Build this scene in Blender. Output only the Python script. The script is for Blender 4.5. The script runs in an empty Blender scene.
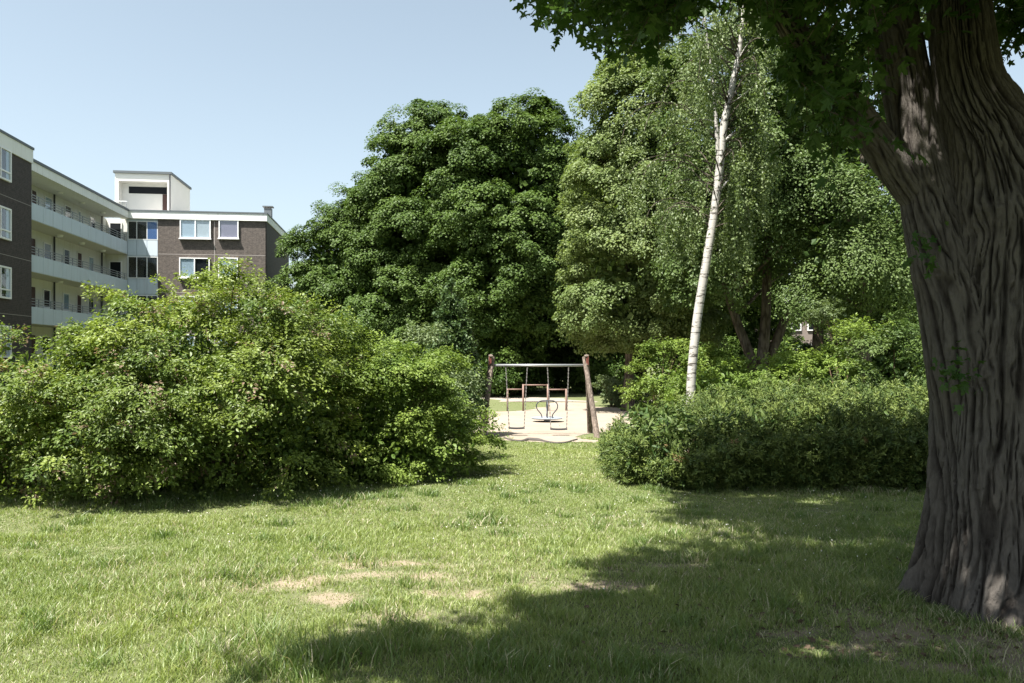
import bpy, math, random
import numpy as np
from mathutils import Vector, Matrix
from mathutils.geometry import delaunay_2d_cdt

R = math.radians
SC = bpy.context.scene
COL = SC.collection

# ------------------------------------------------------------------ camera, sky, sun, exposure
F, CX, HY, CZ = 796.4, 512.0, 355.0, 1.7          # focal length in pixels, principal column, horizon row, eye height
cd = bpy.data.cameras.new('camera')
cd.lens, cd.sensor_width, cd.shift_y, cd.clip_start, cd.clip_end = 28, 36, 0.0132, 0.05, 2000
cam = bpy.data.objects.new('camera', cd); COL.objects.link(cam)
cam.location = (0, 0, CZ); cam.rotation_euler = (R(90), 0, 0)
SC.camera = cam

SUN_EL, SUN_AZ = R(63.5), R(222.7)                   # azimuth counted from +x
SUN = Vector((math.cos(SUN_AZ) * math.cos(SUN_EL), math.sin(SUN_AZ) * math.cos(SUN_EL), math.sin(SUN_EL)))
wd = bpy.data.worlds.new('World'); SC.world = wd; wd.use_nodes = True
nt = wd.node_tree; nt.nodes.clear()
sky = nt.nodes.new('ShaderNodeTexSky'); sky.sky_type = 'NISHITA'; sky.sun_disc = False
sky.sun_elevation = SUN_EL; sky.sun_rotation = math.atan2(SUN.x, SUN.y)
sky.air_density, sky.dust_density, sky.ozone_density = 1.0, 2.0, 1.2
hs = nt.nodes.new('ShaderNodeHueSaturation'); hs.inputs['Saturation'].default_value = .62; hs.inputs['Hue'].default_value = .479; nt.links.new(sky.outputs[0], hs.inputs['Color'])
bg = nt.nodes.new('ShaderNodeBackground'); bg.inputs['Strength'].default_value = 0.071
wo = nt.nodes.new('ShaderNodeOutputWorld')
nt.links.new(hs.outputs[0], bg.inputs[0]); nt.links.new(bg.outputs[0], wo.inputs[0])
sl = bpy.data.lights.new('sun', 'SUN'); sl.energy = 5.0; sl.angle = R(0.53); sl.color = (1.0, 0.965, 0.90)
so = bpy.data.objects.new('sun', sl); COL.objects.link(so); so.rotation_euler = SUN.to_track_quat('Z', 'Y').to_euler()
so.location = (-20, -20, 40)
SC.view_settings.view_transform = 'Standard'; SC.view_settings.look = 'None'
SC.view_settings.exposure = 1.65; SC.view_settings.gamma = 1.0
SC.render.engine = 'CYCLES'
cy = SC.cycles
cy.max_bounces, cy.diffuse_bounces, cy.glossy_bounces, cy.transmission_bounces, cy.transparent_max_bounces = 7, 3, 2, 4, 8
cy.use_denoising = True
cy.caustics_reflective = cy.caustics_refractive = False; cy.blur_glossy = 1.0; cy.use_adaptive_sampling = False; cy.sample_clamp_indirect = 1.6
try:
    cy.denoiser = 'OPENIMAGEDENOISE'; cy.denoising_prefilter = 'NONE'
except Exception:
    pass

# ------------------------------------------------------------------ helpers
def tag(o, label=None, cat=None, group=None, kind=None):
    if label: o['label'] = label
    if cat: o['category'] = cat
    if group: o['group'] = group
    if kind: o['kind'] = kind
    return o

def empty(name, loc, label, cat, group=None, rz=0):
    o = bpy.data.objects.new(name, None); COL.objects.link(o)
    o.location = loc; o.rotation_euler = (0, 0, rz); o.empty_display_size = .2
    return tag(o, label, cat, group)

def mesh_np(name, V, polys, mat, parent=None, tint=None, smooth=False, attrs=None):
    """V (N,3); polys: list of (M,k) int arrays; tint: one float per polygon."""
    me = bpy.data.meshes.new(name)
    V = np.asarray(V, dtype=np.float32)
    polys = [np.asarray(p, dtype=np.int32) for p in polys if len(p)]
    me.vertices.add(len(V)); me.vertices.foreach_set('co', V.ravel())
    loops = np.concatenate([p.ravel() for p in polys])
    sizes = np.concatenate([np.full(len(p), p.shape[1], np.int32) for p in polys])
    starts = np.concatenate([[0], np.cumsum(sizes)[:-1]]).astype(np.int32)
    me.loops.add(len(loops)); me.loops.foreach_set('vertex_index', loops)
    me.polygons.add(len(sizes)); me.polygons.foreach_set('loop_start', starts)
    me.polygons.foreach_set('use_smooth', np.full(len(sizes), bool(smooth)))
    me.update(calc_edges=True); me.validate()
    if tint is not None:
        a = me.attributes.new('tint', 'FLOAT', 'FACE'); a.data.foreach_set('value', np.asarray(tint, np.float32))
    for k, v in (attrs or {}).items():
        a = me.attributes.new(k, 'FLOAT', 'POINT'); a.data.foreach_set('value', np.asarray(v, np.float32))
    me.materials.append(mat)
    o = bpy.data.objects.new(name, me); COL.objects.link(o)
    if parent is not None: o.parent = parent
    return o

def hash2(i, j, seed):
    h = (i.astype(np.int64) * 374761393 + j.astype(np.int64) * 668265263 + seed * 1442695041) & 0x7fffffff
    h = ((h ^ (h >> 13)) * 1274126177) & 0x7fffffff
    return ((h ^ (h >> 16)) & 0xffff) / 65535.0

def vnoise(x, y, seed=0, period=None):
    xi, yi = np.floor(x), np.floor(y); fx, fy = x - xi, y - yi
    fx = fx * fx * (3 - 2 * fx); fy = fy * fy * (3 - 2 * fy)
    xi = xi.astype(np.int64); yi = yi.astype(np.int64); x1 = xi + 1
    if period: xi = xi % period; x1 = x1 % period
    a, b = hash2(xi, yi, seed), hash2(x1, yi, seed); c, d = hash2(xi, yi + 1, seed), hash2(x1, yi + 1, seed)
    return (a * (1 - fx) + b * fx) * (1 - fy) + (c * (1 - fx) + d * fx) * fy

def fbm(x, y, seed=0, o=3):
    s, a, t = 0, 1, 0
    for k in range(o):
        s = s + a * vnoise(x * 2 ** k, y * 2 ** k, seed + k); t += a; a *= .5
    return s / t

def unit(v): return v / np.maximum(np.linalg.norm(v, axis=-1, keepdims=True), 1e-9)

def ground(x, y):
    x = np.asarray(x, float); y = np.asarray(y, float)
    t = np.clip((y - 20) / 8, 0, 1)
    yy = np.where(y < 20, np.maximum(y, -12), 20 + 8 * (t - t * t / 2))
    return -0.02 * yy + 0.012 * np.sin(x * .9 + y * .35) + 0.010 * np.sin(y * 1.1 - x * .4)

def gz(x, y): return float(ground(x, y))
def px2x(px, Y): return (px - CX) / F * Y
def py2z(py, Y): return CZ + (HY - py) / F * Y
def at(px, py, Y): return (px2x(px, Y), Y, py2z(py, Y))

# ------------------------------------------------------------------ materials
def new_mat(name):
    m = bpy.data.materials.new(name); m.use_nodes = True
    nt = m.node_tree; nt.nodes.clear()
    return m, nt, nt.nodes.new('ShaderNodeOutputMaterial')

def N(nt, t, **kw):
    n = nt.nodes.new(t)
    for k, v in kw.items():
        if k in n.inputs: n.inputs[k].default_value = v
        else: setattr(n, k, v)
    return n

def mixc(nt, fac, a, b, blend='MIX'):
    n = nt.nodes.new('ShaderNodeMix'); n.data_type = 'RGBA'; n.blend_type = blend
    for sock, v in ((n.inputs[0], fac), (n.inputs[6], a), (n.inputs[7], b)):
        if hasattr(v, 'links') or hasattr(v, 'is_linked'): nt.links.new(v, sock)
        elif isinstance(v, (int, float)): sock.default_value = v
        else: sock.default_value = (*v, 1)
    return n.outputs[2]

def leaf_mat(name, lo, hi, trans=.35, dry=None, gloss=.2, tr_gain=1.5):
    m, nt, out = new_mat(name)
    at_ = N(nt, 'ShaderNodeAttribute', attribute_name='tint')
    col = mixc(nt, at_.outputs['Fac'], lo, hi)
    if dry is not None:
        cmpn = N(nt, 'ShaderNodeMath', operation='GREATER_THAN'); nt.links.new(at_.outputs['Fac'], cmpn.inputs[0]); cmpn.inputs[1].default_value = 1.05
        col = mixc(nt, cmpn.outputs[0], col, dry)
    p = N(nt, 'ShaderNodeBsdfPrincipled', Roughness=.48); p.inputs['Specular IOR Level'].default_value = gloss
    nt.links.new(col, p.inputs['Base Color'])
    t = N(nt, 'ShaderNodeBsdfTranslucent')
    tc = mixc(nt, 1.0, col, (tr_gain, tr_gain * 1.05, tr_gain * .55), 'MULTIPLY'); nt.links.new(tc, t.inputs[0])
    mx = N(nt, 'ShaderNodeMixShader'); mx.inputs[0].default_value = trans
    nt.links.new(p.outputs[0], mx.inputs[1]); nt.links.new(t.outputs[0], mx.inputs[2]); nt.links.new(mx.outputs[0], out.inputs[0])
    return m

def plain_mat(name, c, rough=.7, spec=.3, var=.12, scale=3.0, bump=0, metal=0, dirt=None):
    m, nt, out = new_mat(name)
    tc = N(nt, 'ShaderNodeTexCoord')
    nz = N(nt, 'ShaderNodeTexNoise', Scale=scale, Detail=5.0, Roughness=.6); nt.links.new(tc.outputs['Object'], nz.inputs['Vector'])
    dark = tuple(x * (1 - var) for x in c); light = tuple(min(1, x * (1 + var)) for x in c)
    col = mixc(nt, nz.outputs[0], dark, light)
    if dirt is not None:                                           # rain streaks: stretched noise
        mp = N(nt, 'ShaderNodeMapping'); mp.inputs['Scale'].default_value = (3, 3, .25); nt.links.new(tc.outputs['Object'], mp.inputs[0])
        n2 = N(nt, 'ShaderNodeTexNoise', Scale=2.0, Detail=4.0); nt.links.new(mp.outputs[0], n2.inputs['Vector'])
        rp = N(nt, 'ShaderNodeMapRange'); rp.inputs[1].default_value = .5; rp.inputs[2].default_value = .75; nt.links.new(n2.outputs[0], rp.inputs[0])
        f = N(nt, 'ShaderNodeMath', operation='MULTIPLY'); f.inputs[1].default_value = .45; nt.links.new(rp.outputs[0], f.inputs[0])
        col = mixc(nt, f.outputs[0], col, dirt)
    p = N(nt, 'ShaderNodeBsdfPrincipled', Roughness=rough, Metallic=metal); p.inputs['Specular IOR Level'].default_value = spec
    nt.links.new(col, p.inputs['Base Color'])
    if bump:
        b = N(nt, 'ShaderNodeBump', Strength=.6, Distance=bump); nt.links.new(nz.outputs[0], b.inputs['Height']); nt.links.new(b.outputs[0], p.inputs['Normal'])
    nt.links.new(p.outputs[0], out.inputs[0])
    return m

def bark_mat(name, c1, c2, scale=14, stretch=.12, dist=.02, patch=None):
    m, nt, out = new_mat(name)
    tc = N(nt, 'ShaderNodeTexCoord')
    mp = N(nt, 'ShaderNodeMapping'); mp.inputs['Scale'].default_value = (1, 1, stretch); nt.links.new(tc.outputs['Object'], mp.inputs[0])
    n1 = N(nt, 'ShaderNodeTexNoise', Scale=scale, Detail=6.0, Roughness=.65, Distortion=.6); nt.links.new(mp.outputs[0], n1.inputs['Vector'])
    vo = N(nt, 'ShaderNodeTexVoronoi', Scale=scale * .9, feature='DISTANCE_TO_EDGE')
    wv = N(nt, 'ShaderNodeVectorMath', operation='ADD'); nsc = N(nt, 'ShaderNodeVectorMath', operation='SCALE'); nsc.inputs['Scale'].default_value = .12
    nt.links.new(n1.outputs['Color'], nsc.inputs[0]); nt.links.new(mp.outputs[0], wv.inputs[0]); nt.links.new(nsc.outputs[0], wv.inputs[1])
    nt.links.new(wv.outputs[0], vo.inputs['Vector'])
    rp = N(nt, 'ShaderNodeMapRange'); rp.inputs[2].default_value = .22; nt.links.new(vo.outputs['Distance'], rp.inputs[0])
    n3 = N(nt, 'ShaderNodeTexNoise', Scale=2.2, Detail=4.0); nt.links.new(tc.outputs['Object'], n3.inputs['Vector'])
    cA = mixc(nt, n1.outputs[0], c1, c2)
    cB = mixc(nt, rp.outputs[0], tuple(x * .62 for x in c1), cA)
    f3 = N(nt, 'ShaderNodeMapRange'); f3.inputs[1].default_value = .45; f3.inputs[2].default_value = .75; f3.inputs[4].default_value = .55; nt.links.new(n3.outputs[0], f3.inputs[0])
    cC = mixc(nt, f3.outputs[0], cB, patch or tuple(x * 1.3 for x in c2))
    p = N(nt, 'ShaderNodeBsdfPrincipled', Roughness=.9); p.inputs['Specular IOR Level'].default_value = .15
    nt.links.new(cC, p.inputs['Base Color'])
    ad = N(nt, 'ShaderNodeMath', operation='ADD'); nt.links.new(rp.outputs[0], ad.inputs[0]); nt.links.new(n1.outputs[0], ad.inputs[1])
    b = N(nt, 'ShaderNodeBump', Strength=.9, Distance=dist); nt.links.new(ad.outputs[0], b.inputs['Height']); nt.links.new(b.outputs[0], p.inputs['Normal'])
    nt.links.new(p.outputs[0], out.inputs[0])
    return m

def ridge_bark_mat(name):
    m, nt, out = new_mat(name)
    tc = N(nt, 'ShaderNodeTexCoord'); at_ = N(nt, 'ShaderNodeAttribute', attribute_name='ridge')
    mp = N(nt, 'ShaderNodeMapping'); mp.inputs['Scale'].default_value = (1, 1, .3); nt.links.new(tc.outputs['Object'], mp.inputs[0])
    n1 = N(nt, 'ShaderNodeTexNoise', Scale=34.0, Detail=6.0, Roughness=.7); nt.links.new(mp.outputs[0], n1.inputs['Vector'])
    n3 = N(nt, 'ShaderNodeTexNoise', Scale=1.6, Detail=4.0); nt.links.new(tc.outputs['Object'], n3.inputs['Vector'])
    f = N(nt, 'ShaderNodeMath', operation='MULTIPLY_ADD'); nt.links.new(n1.outputs[0], f.inputs[0]); f.inputs[1].default_value = .9; nt.links.new(at_.outputs['Fac'], f.inputs[2])
    rp = N(nt, 'ShaderNodeMapRange'); rp.inputs[1].default_value = .45; rp.inputs[2].default_value = 1.30; nt.links.new(f.outputs[0], rp.inputs[0])
    tone = mixc(nt, n3.outputs[0], (.114, .096, .080), (.112, .106, .098))
    col = mixc(nt, rp.outputs[0], (.020, .016, .014), tone)
    p = N(nt, 'ShaderNodeBsdfPrincipled', Roughness=.9); p.inputs['Specular IOR Level'].default_value = .15; nt.links.new(col, p.inputs['Base Color'])
    b = N(nt, 'ShaderNodeBump', Strength=1.0, Distance=.02); nt.links.new(n1.outputs[0], b.inputs['Height']); nt.links.new(b.outputs[0], p.inputs['Normal'])
    nt.links.new(p.outputs[0], out.inputs[0])
    return m

def birch_bark_mat():
    m, nt, out = new_mat('birch bark')
    tc = N(nt, 'ShaderNodeTexCoord')
    mp = N(nt, 'ShaderNodeMapping'); mp.inputs['Scale'].default_value = (1, 1, 4.5); nt.links.new(tc.outputs['Object'], mp.inputs[0])
    n1 = N(nt, 'ShaderNodeTexNoise', Scale=3.2, Detail=5.0, Roughness=.7); nt.links.new(mp.outputs[0], n1.inputs['Vector'])
    r1 = N(nt, 'ShaderNodeMapRange'); r1.inputs[1].default_value = .53; r1.inputs[2].default_value = .60; nt.links.new(n1.outputs[0], r1.inputs[0])
    n2 = N(nt, 'ShaderNodeTexNoise', Scale=2.0, Detail=3.0); nt.links.new(tc.outputs['Object'], n2.inputs['Vector'])
    base = mixc(nt, n2.outputs[0], (.30, .28, .25), (.45, .43, .40))
    col = mixc(nt, r1.outputs[0], base, (.07, .06, .05))
    p = N(nt, 'ShaderNodeBsdfPrincipled', Roughness=.75); nt.links.new(col, p.inputs['Base Color'])
    b = N(nt, 'ShaderNodeBump', Strength=.5, Distance=.02); nt.links.new(r1.outputs[0], b.inputs['Height']); b.invert = True
    nt.links.new(b.outputs[0], p.inputs['Normal']); nt.links.new(p.outputs[0], out.inputs[0])
    return m

def brick_mat(name, c1, c2, mortar):
    m, nt, out = new_mat(name)
    tc = N(nt, 'ShaderNodeTexCoord'); sx = N(nt, 'ShaderNodeSeparateXYZ'); nt.links.new(tc.outputs['Object'], sx.inputs[0])
    ad = N(nt, 'ShaderNodeMath', operation='ADD'); nt.links.new(sx.outputs[0], ad.inputs[0]); nt.links.new(sx.outputs[1], ad.inputs[1])
    cb = N(nt, 'ShaderNodeCombineXYZ'); nt.links.new(ad.outputs[0], cb.inputs[0]); nt.links.new(sx.outputs[2], cb.inputs[1])
    br = N(nt, 'ShaderNodeTexBrick', Scale=1.0); nt.links.new(cb.outputs[0], br.inputs['Vector'])
    br.inputs['Color1'].default_value = (*c1, 1); br.inputs['Color2'].default_value = (*c2, 1); br.inputs['Mortar'].default_value = (*mortar, 1)
    br.inputs['Mortar Size'].default_value = .008; br.inputs['Brick Width'].default_value = .25; br.inputs['Row Height'].default_value = .083
    nz = N(nt, 'ShaderNodeTexNoise', Scale=6.0, Detail=6.0, Roughness=.75); nt.links.new(tc.outputs['Object'], nz.inputs['Vector'])
    rp = N(nt, 'ShaderNodeMapRange'); rp.inputs[1].default_value = .3; rp.inputs[2].default_value = .7; rp.inputs[3].default_value = .5; rp.inputs[4].default_value = 1.5; nt.links.new(nz.outputs[0], rp.inputs[0])
    vm = N(nt, 'ShaderNodeVectorMath', operation='SCALE'); nt.links.new(br.outputs[0], vm.inputs[0]); nt.links.new(rp.outputs[0], vm.inputs['Scale'])
    p = N(nt, 'ShaderNodeBsdfPrincipled', Roughness=.85); nt.links.new(vm.outputs[0], p.inputs['Base Color'])
    nt.links.new(p.outputs[0], out.inputs[0])
    return m

def pane_mat():
    m, nt, out = new_mat('window glass')
    fr = N(nt, 'ShaderNodeLayerWeight', Blend=.5); pw = N(nt, 'ShaderNodeMath', operation='POWER'); pw.inputs[1].default_value = 4; nt.links.new(fr.outputs['Facing'], pw.inputs[0])
    ad = N(nt, 'ShaderNodeMath', operation='MULTIPLY_ADD'); ad.inputs[1].default_value = .5; ad.inputs[2].default_value = .07; nt.links.new(pw.outputs[0], ad.inputs[0])
    tr = N(nt, 'ShaderNodeBsdfTransparent'); tr.inputs[0].default_value = (.95, .97, .98, 1)
    gl = N(nt, 'ShaderNodeBsdfGlossy', Roughness=.03)
    mx = N(nt, 'ShaderNodeMixShader'); nt.links.new(ad.outputs[0], mx.inputs[0]); nt.links.new(tr.outputs[0], mx.inputs[1]); nt.links.new(gl.outputs[0], mx.inputs[2])
    nt.links.new(mx.outputs[0], out.inputs[0])
    return m

def ground_mat():
    m, nt, out = new_mat('lawn soil and thatch')
    tc = N(nt, 'ShaderNodeTexCoord')
    d = N(nt, 'ShaderNodeAttribute', attribute_name='dirt')
    n1 = N(nt, 'ShaderNodeTexNoise', Scale=1.1, Detail=6.0, Roughness=.7); nt.links.new(tc.outputs['Object'], n1.inputs['Vector'])
    n2 = N(nt, 'ShaderNodeTexNoise', Scale=38.0, Detail=5.0, Roughness=.8); nt.links.new(tc.outputs['Object'], n2.inputs['Vector'])
    g = mixc(nt, n1.outputs[0], (.11, .14, .055), (.25, .25, .14))
    g2 = mixc(nt, n2.outputs[0], (.055, .07, .022), g)
    s = mixc(nt, n2.outputs[0], (.15, .12, .08), (.34, .285, .205))
    ad = N(nt, 'ShaderNodeMath', operation='ADD'); nt.links.new(d.outputs['Fac'], ad.inputs[0])
    sc = N(nt, 'ShaderNodeMath', operation='MULTIPLY_ADD'); nt.links.new(n2.outputs[0], sc.inputs[0]); sc.inputs[1].default_value = .9; sc.inputs[2].default_value = -.45
    nt.links.new(sc.outputs[0], ad.inputs[1])
    rp = N(nt, 'ShaderNodeMapRange'); rp.inputs[1].default_value = .3; rp.inputs[2].default_value = .6; nt.links.new(ad.outputs[0], rp.inputs[0])
    col = mixc(nt, rp.outputs[0], g2, s)
    p = N(nt, 'ShaderNodeBsdfPrincipled', Roughness=.95); p.inputs['Specular IOR Level'].default_value = .1; nt.links.new(col, p.inputs['Base Color'])
    b = N(nt, 'ShaderNodeBump', Strength=.8, Distance=.02); nt.links.new(n2.outputs[0], b.inputs['Height']); nt.links.new(b.outputs[0], p.inputs['Normal'])
    nt.links.new(p.outputs[0], out.inputs[0])
    return m

def grainy_mat(name, c1, c2, s1=.8, s2=25, dist=.02):
    m, nt, out = new_mat(name)
    tc = N(nt, 'ShaderNodeTexCoord')
    n1 = N(nt, 'ShaderNodeTexNoise', Scale=s1, Detail=6.0, Roughness=.7); nt.links.new(tc.outputs['Object'], n1.inputs['Vector'])
    n2 = N(nt, 'ShaderNodeTexNoise', Scale=s2, Detail=4.0, Roughness=.8); nt.links.new(tc.outputs['Object'], n2.inputs['Vector'])
    a = N(nt, 'ShaderNodeMath', operation='MULTIPLY_ADD'); nt.links.new(n2.outputs[0], a.inputs[0]); a.inputs[1].default_value = .6; nt.links.new(n1.outputs[0], a.inputs[2])
    rp = N(nt, 'ShaderNodeMapRange'); rp.inputs[1].default_value = .5; rp.inputs[2].default_value = 1.1; nt.links.new(a.outputs[0], rp.inputs[0])
    col = mixc(nt, rp.outputs[0], c1, c2)
    p = N(nt, 'ShaderNodeBsdfPrincipled', Roughness=.95); p.inputs['Specular IOR Level'].default_value = .1; nt.links.new(col, p.inputs['Base Color'])
    b = N(nt, 'ShaderNodeBump', Strength=.7, Distance=dist); nt.links.new(a.outputs[0], b.inputs['Height']); nt.links.new(b.outputs[0], p.inputs['Normal'])
    nt.links.new(p.outputs[0], out.inputs[0])
    return m

M = {
    'ground': ground_mat(),
    'sand': grainy_mat('pale sand', (.20, .165, .13), (.315, .268, .215)),
    'path': grainy_mat('gravel path', (.22, .19, .16), (.32, .28, .24)),
    'grass': leaf_mat('grass blades', (.110, .168, .042), (.285, .325, .108), .34, dry=(.40, .36, .25), gloss=.6),
    'clover': plain_mat('clover flower', (.72, .70, .64), var=.1),
    'maple_dark': leaf_mat('dark maple leaves', (.034, .068, .014), (.102, .152, .034), .24, gloss=.16),
    'maple_light': leaf_mat('light maple leaves', (.080, .125, .034), (.185, .225, .085), .28),
    'mid_green': leaf_mat('mid green leaves', (.044, .082, .022), (.115, .158, .048), .25),
    'birch': leaf_mat('birch leaves', (.066, .106, .030), (.155, .195, .072), .27, gloss=.35),
    'big_maple': leaf_mat('silver maple leaves', (.028, .064, .014), (.062, .112, .024), .28, tr_gain=1.5),
    'shrub': leaf_mat('dogwood leaves', (.044, .088, .016), (.235, .285, .054), .27, dry=(.20, .14, .095), gloss=.35),
    'shrub_grey': leaf_mat('grey green leaves', (.09, .13, .055), (.18, .22, .11), .25),
    'shrub_bright': leaf_mat('bright shrub leaves', (.066, .118, .022), (.205, .268, .056), .27),
    'conifer': leaf_mat('blue green needles', (.035, .068, .024), (.090, .135, .048), .15),
    'yew': leaf_mat('yew needles', (.026, .056, .013), (.165, .205, .050), .10, dry=(.20, .13, .06)),
    'bark': bark_mat('furrowed maple bark', (.075, .060, .048), (.150, .125, .102), 30, .09, .016, patch=(.16, .138, .115)),
    'ridge_bark': ridge_bark_mat('deeply furrowed maple bark'),
    'bark_far': bark_mat('tree bark', (.07, .055, .042), (.16, .135, .11), 9, .2, .02),
    'stem': plain_mat('woody stems', (.13, .09, .06), .9, .1, .3, 8),
    'birch_bark': birch_bark_mat(),
    'brick': brick_mat('dark brown brick', (.098, .078, .066), (.072, .057, .049), (.125, .112, .10)),
    'brick_shaded': brick_mat('shade toned brown brick', (.055, .042, .038), (.042, .033, .031), (.07, .06, .056)),  # same brick, shade mixed into its colour for faces turned from the sun
    'panel': plain_mat('pale parapet panels', (.53, .60, .66), .6, .3, .05, 1.5, dirt=(.40, .43, .45)),
    'fascia': plain_mat('white roof edge', (.78, .78, .75), .6, .3, .05, 1.5, dirt=(.6, .58, .52)),
    'cream': plain_mat('cream render', (.69, .69, .65), .85, .2, .05, 1.2, dirt=(.55, .52, .42)),
    'tower': plain_mat('cream white render', (.74, .73, .70), .85, .2, .04, 1.2),
    'soffit': plain_mat('soffit concrete', (.60, .58, .50), .9, .1, .06),
    'cap': plain_mat('zinc roof edge', (.10, .115, .125), .55, .4, .1),
    'frame': plain_mat('white window frame', (.80, .80, .79), .45, .4, .02),
    'glass': pane_mat(),
    'interior': plain_mat('dark room', (.018, .02, .024), .9, .1, .3, 2),
    'blind_blue': plain_mat('pale blue blind', (.40, .50, .58), .8, .2, .05),
    'blind_white': plain_mat('white blind', (.50, .56, .60), .8, .2, .05),
    'blind_violet': plain_mat('violet curtain', (.26, .235, .31), .8, .2, .06),
    'blind_deep': plain_mat('blue curtain', (.10, .19, .42), .8, .2, .06),
    'door': plain_mat('dark brown door', (.075, .042, .036), .6, .3, .15),
    'rail': plain_mat('grey steel rail', (.30, .32, .33), .5, .5, .1, metal=.3),
    'pipe': plain_mat('dark downpipe', (.05, .05, .055), .5, .4, .1),
    'joint': plain_mat('pale mortar joint', (.33, .30, .28), .9, .1, .05),
    'log': bark_mat('weathered round timber', (.115, .09, .072), (.26, .215, .178), 22, .06, .006, patch=(.33, .26, .21)),
    'galv': plain_mat('galvanised steel tube', (.34, .35, .35), .38, .5, .1, 6, metal=.55),
    'chain': plain_mat('steel chain', (.26, .24, .23), .5, .5, .25, 12, metal=.4),
    'rubber': plain_mat('black rubber seat', (.035, .035, .038), .7, .3, .2),
    'red': plain_mat('faded red brown paint', (.20, .065, .05), .6, .3, .25, 12),
    'rust': plain_mat('brown painted bars', (.20, .13, .105), .6, .3, .3, 12),
    'disc': plain_mat('blue grey platform', (.26, .29, .32), .5, .4, .15, 6),
    'blue_steel': plain_mat('dark blue steel tube', (.045, .05, .056), .45, .5, .1),
    'edging': plain_mat('dark rubber edging', (.07, .062, .055), .85, .2, .35, 9),
    'gravel': plain_mat('roof gravel', (.42, .40, .37), .95, .1, .15, 20),
    'litter': plain_mat('dead leaves', (.10, .072, .048), .9, .15, .5, 9),
    'house': plain_mat('grey brown wall', (.24, .20, .18), .9, .1, .1),
}

# ------------------------------------------------------------------ mesh pieces
class MB:
    """collects quads and n-gons, then links them as ONE mesh object"""
    def __init__(s): s.v = []; s.p = {}; s.n = 0
    def add(s, V, faces):
        V = np.asarray(V, float); s.v.append(V)
        for f in faces: s.p.setdefault(len(f), []).append([i + s.n for i in f])
        s.n += len(V); return s
    def box(s, x0, x1, y0, y1, z0, z1):
        V = [(x, y, z) for z in (z0, z1) for y in (y0, y1) for x in (x0, x1)]
        return s.add(V, [(0, 2, 3, 1), (4, 5, 7, 6), (0, 1, 5, 4), (2, 6, 7, 3), (0, 4, 6, 2), (1, 3, 7, 5)])
    def tube(s, pts, rad, n=8, cap=True):
        V, Fq = tube_np(pts, rad, n)
        s.add(V, Fq.tolist())
        if cap:
            m = len(pts); s.p.setdefault(n, []).append([s.n - m * n + i for i in range(n)][::-1]); s.p[n].append([s.n - n + i for i in range(n)])
        return s
    def disc(s, c, r0, z0, z1, n=32, r1=None):
        r1 = r1 or r0; a = np.linspace(0, 2 * np.pi, n, endpoint=False)
        V = np.concatenate([np.stack([c[0] + r * np.cos(a), c[1] + r * np.sin(a), np.full(n, z)], 1) for r, z in ((r0, z0), (r1, z1))])
        return s.add(V, [[i, (i + 1) % n, n + (i + 1) % n, n + i] for i in range(n)] + [list(range(n))[::-1], list(range(n, 2 * n))])
    def build(s, name, mat, parent=None, smooth=False, label=None):
        V = np.concatenate(s.v)
        o = mesh_np(name, V, [np.array(p) for p in s.p.values()], mat, parent, smooth=smooth)
        if label: o['label'] = label
        return o

def tube_np(pts, rad, n=8):
    P = np.asarray(pts, float); m = len(P); rad = np.broadcast_to(np.asarray(rad, float), (m,))
    T = unit(np.gradient(P, axis=0))
    up = np.array([0.31, 0.83, 0.11]) if abs(T[0][2]) > .6 else np.array([0, 0, 1.0])
    A = unit(np.cross(T, up)); B = np.cross(T, A)
    a = np.linspace(0, 2 * np.pi, n, endpoint=False)
    V = P[:, None] + rad[:, None, None] * (np.cos(a)[None, :, None] * A[:, None] + np.sin(a)[None, :, None] * B[:, None])
    i = np.arange(m - 1)[:, None] * n; j = np.arange(n)[None]; k = (j + 1) % n
    Fq = np.stack([i + j, i + k, i + n + k, i + n + j], -1).reshape(-1, 4)
    return V.reshape(-1, 3), Fq

def smooth_path(pts, m):
    P = np.asarray(pts, float); t = np.linspace(0, len(P) - 1, m); i = np.clip(t.astype(int), 0, len(P) - 2); f = (t - i)[:, None]
    Pm = np.concatenate([[2 * P[0] - P[1]], P, [2 * P[-1] - P[-2]]])
    a, b, c, d = Pm[i], Pm[i + 1], Pm[i + 2], Pm[i + 3]
    return .5 * ((2 * b) + (-a + c) * f + (2 * a - 5 * b + 4 * c - d) * f ** 2 + (-a + 3 * b - 3 * c + d) * f ** 3)

# leaf shapes: x along the leaf, y across, z the leaf normal
T_DIAMOND = (np.array([(0, 0, 0), (.42, .30, .05), (1, 0, -.06), (.42, -.30, .05)]), [[0, 3, 2, 1]])
T_ROUND = (np.array([(0, 0, 0), (.40, .38, .04), (1, .05, -.03), (.5, -.36, .05)]), [[0, 3, 2, 1]])
T_OVAL = (np.array([(0, 0, 0), (.3, .25, .07), (.72, .21, .03), (1, 0, -.10), (.72, -.21, .03), (.3, -.25, .07)]), [[0, 3, 2, 1], [0, 5, 4, 3]])
T_NEEDLE = (np.array([(0, .07, 0), (0, -.07, 0), (.6, -.085, .04), (1, 0, 0), (.6, .085, .04)]), [[0, 1, 2, 3, 4]])
_mh = [(0, 0, 0), (-.06, .20, -.02), (.02, .42, -.07), (.20, .26, .01), (.36, .40, -.01), (.58, .58, -.10), (.56, .30, .0), (.58, .16, .02), (.78, .20, -.03), (1.06, 0, -.10)]
_mv = np.array(_mh + [(x, -y, z) for x, y, z in _mh[1:-1]])
T_MAPLE = (_mv, [list(range(0, 10))[::-1], [0] + list(range(10, 18)) + [9]])

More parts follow.
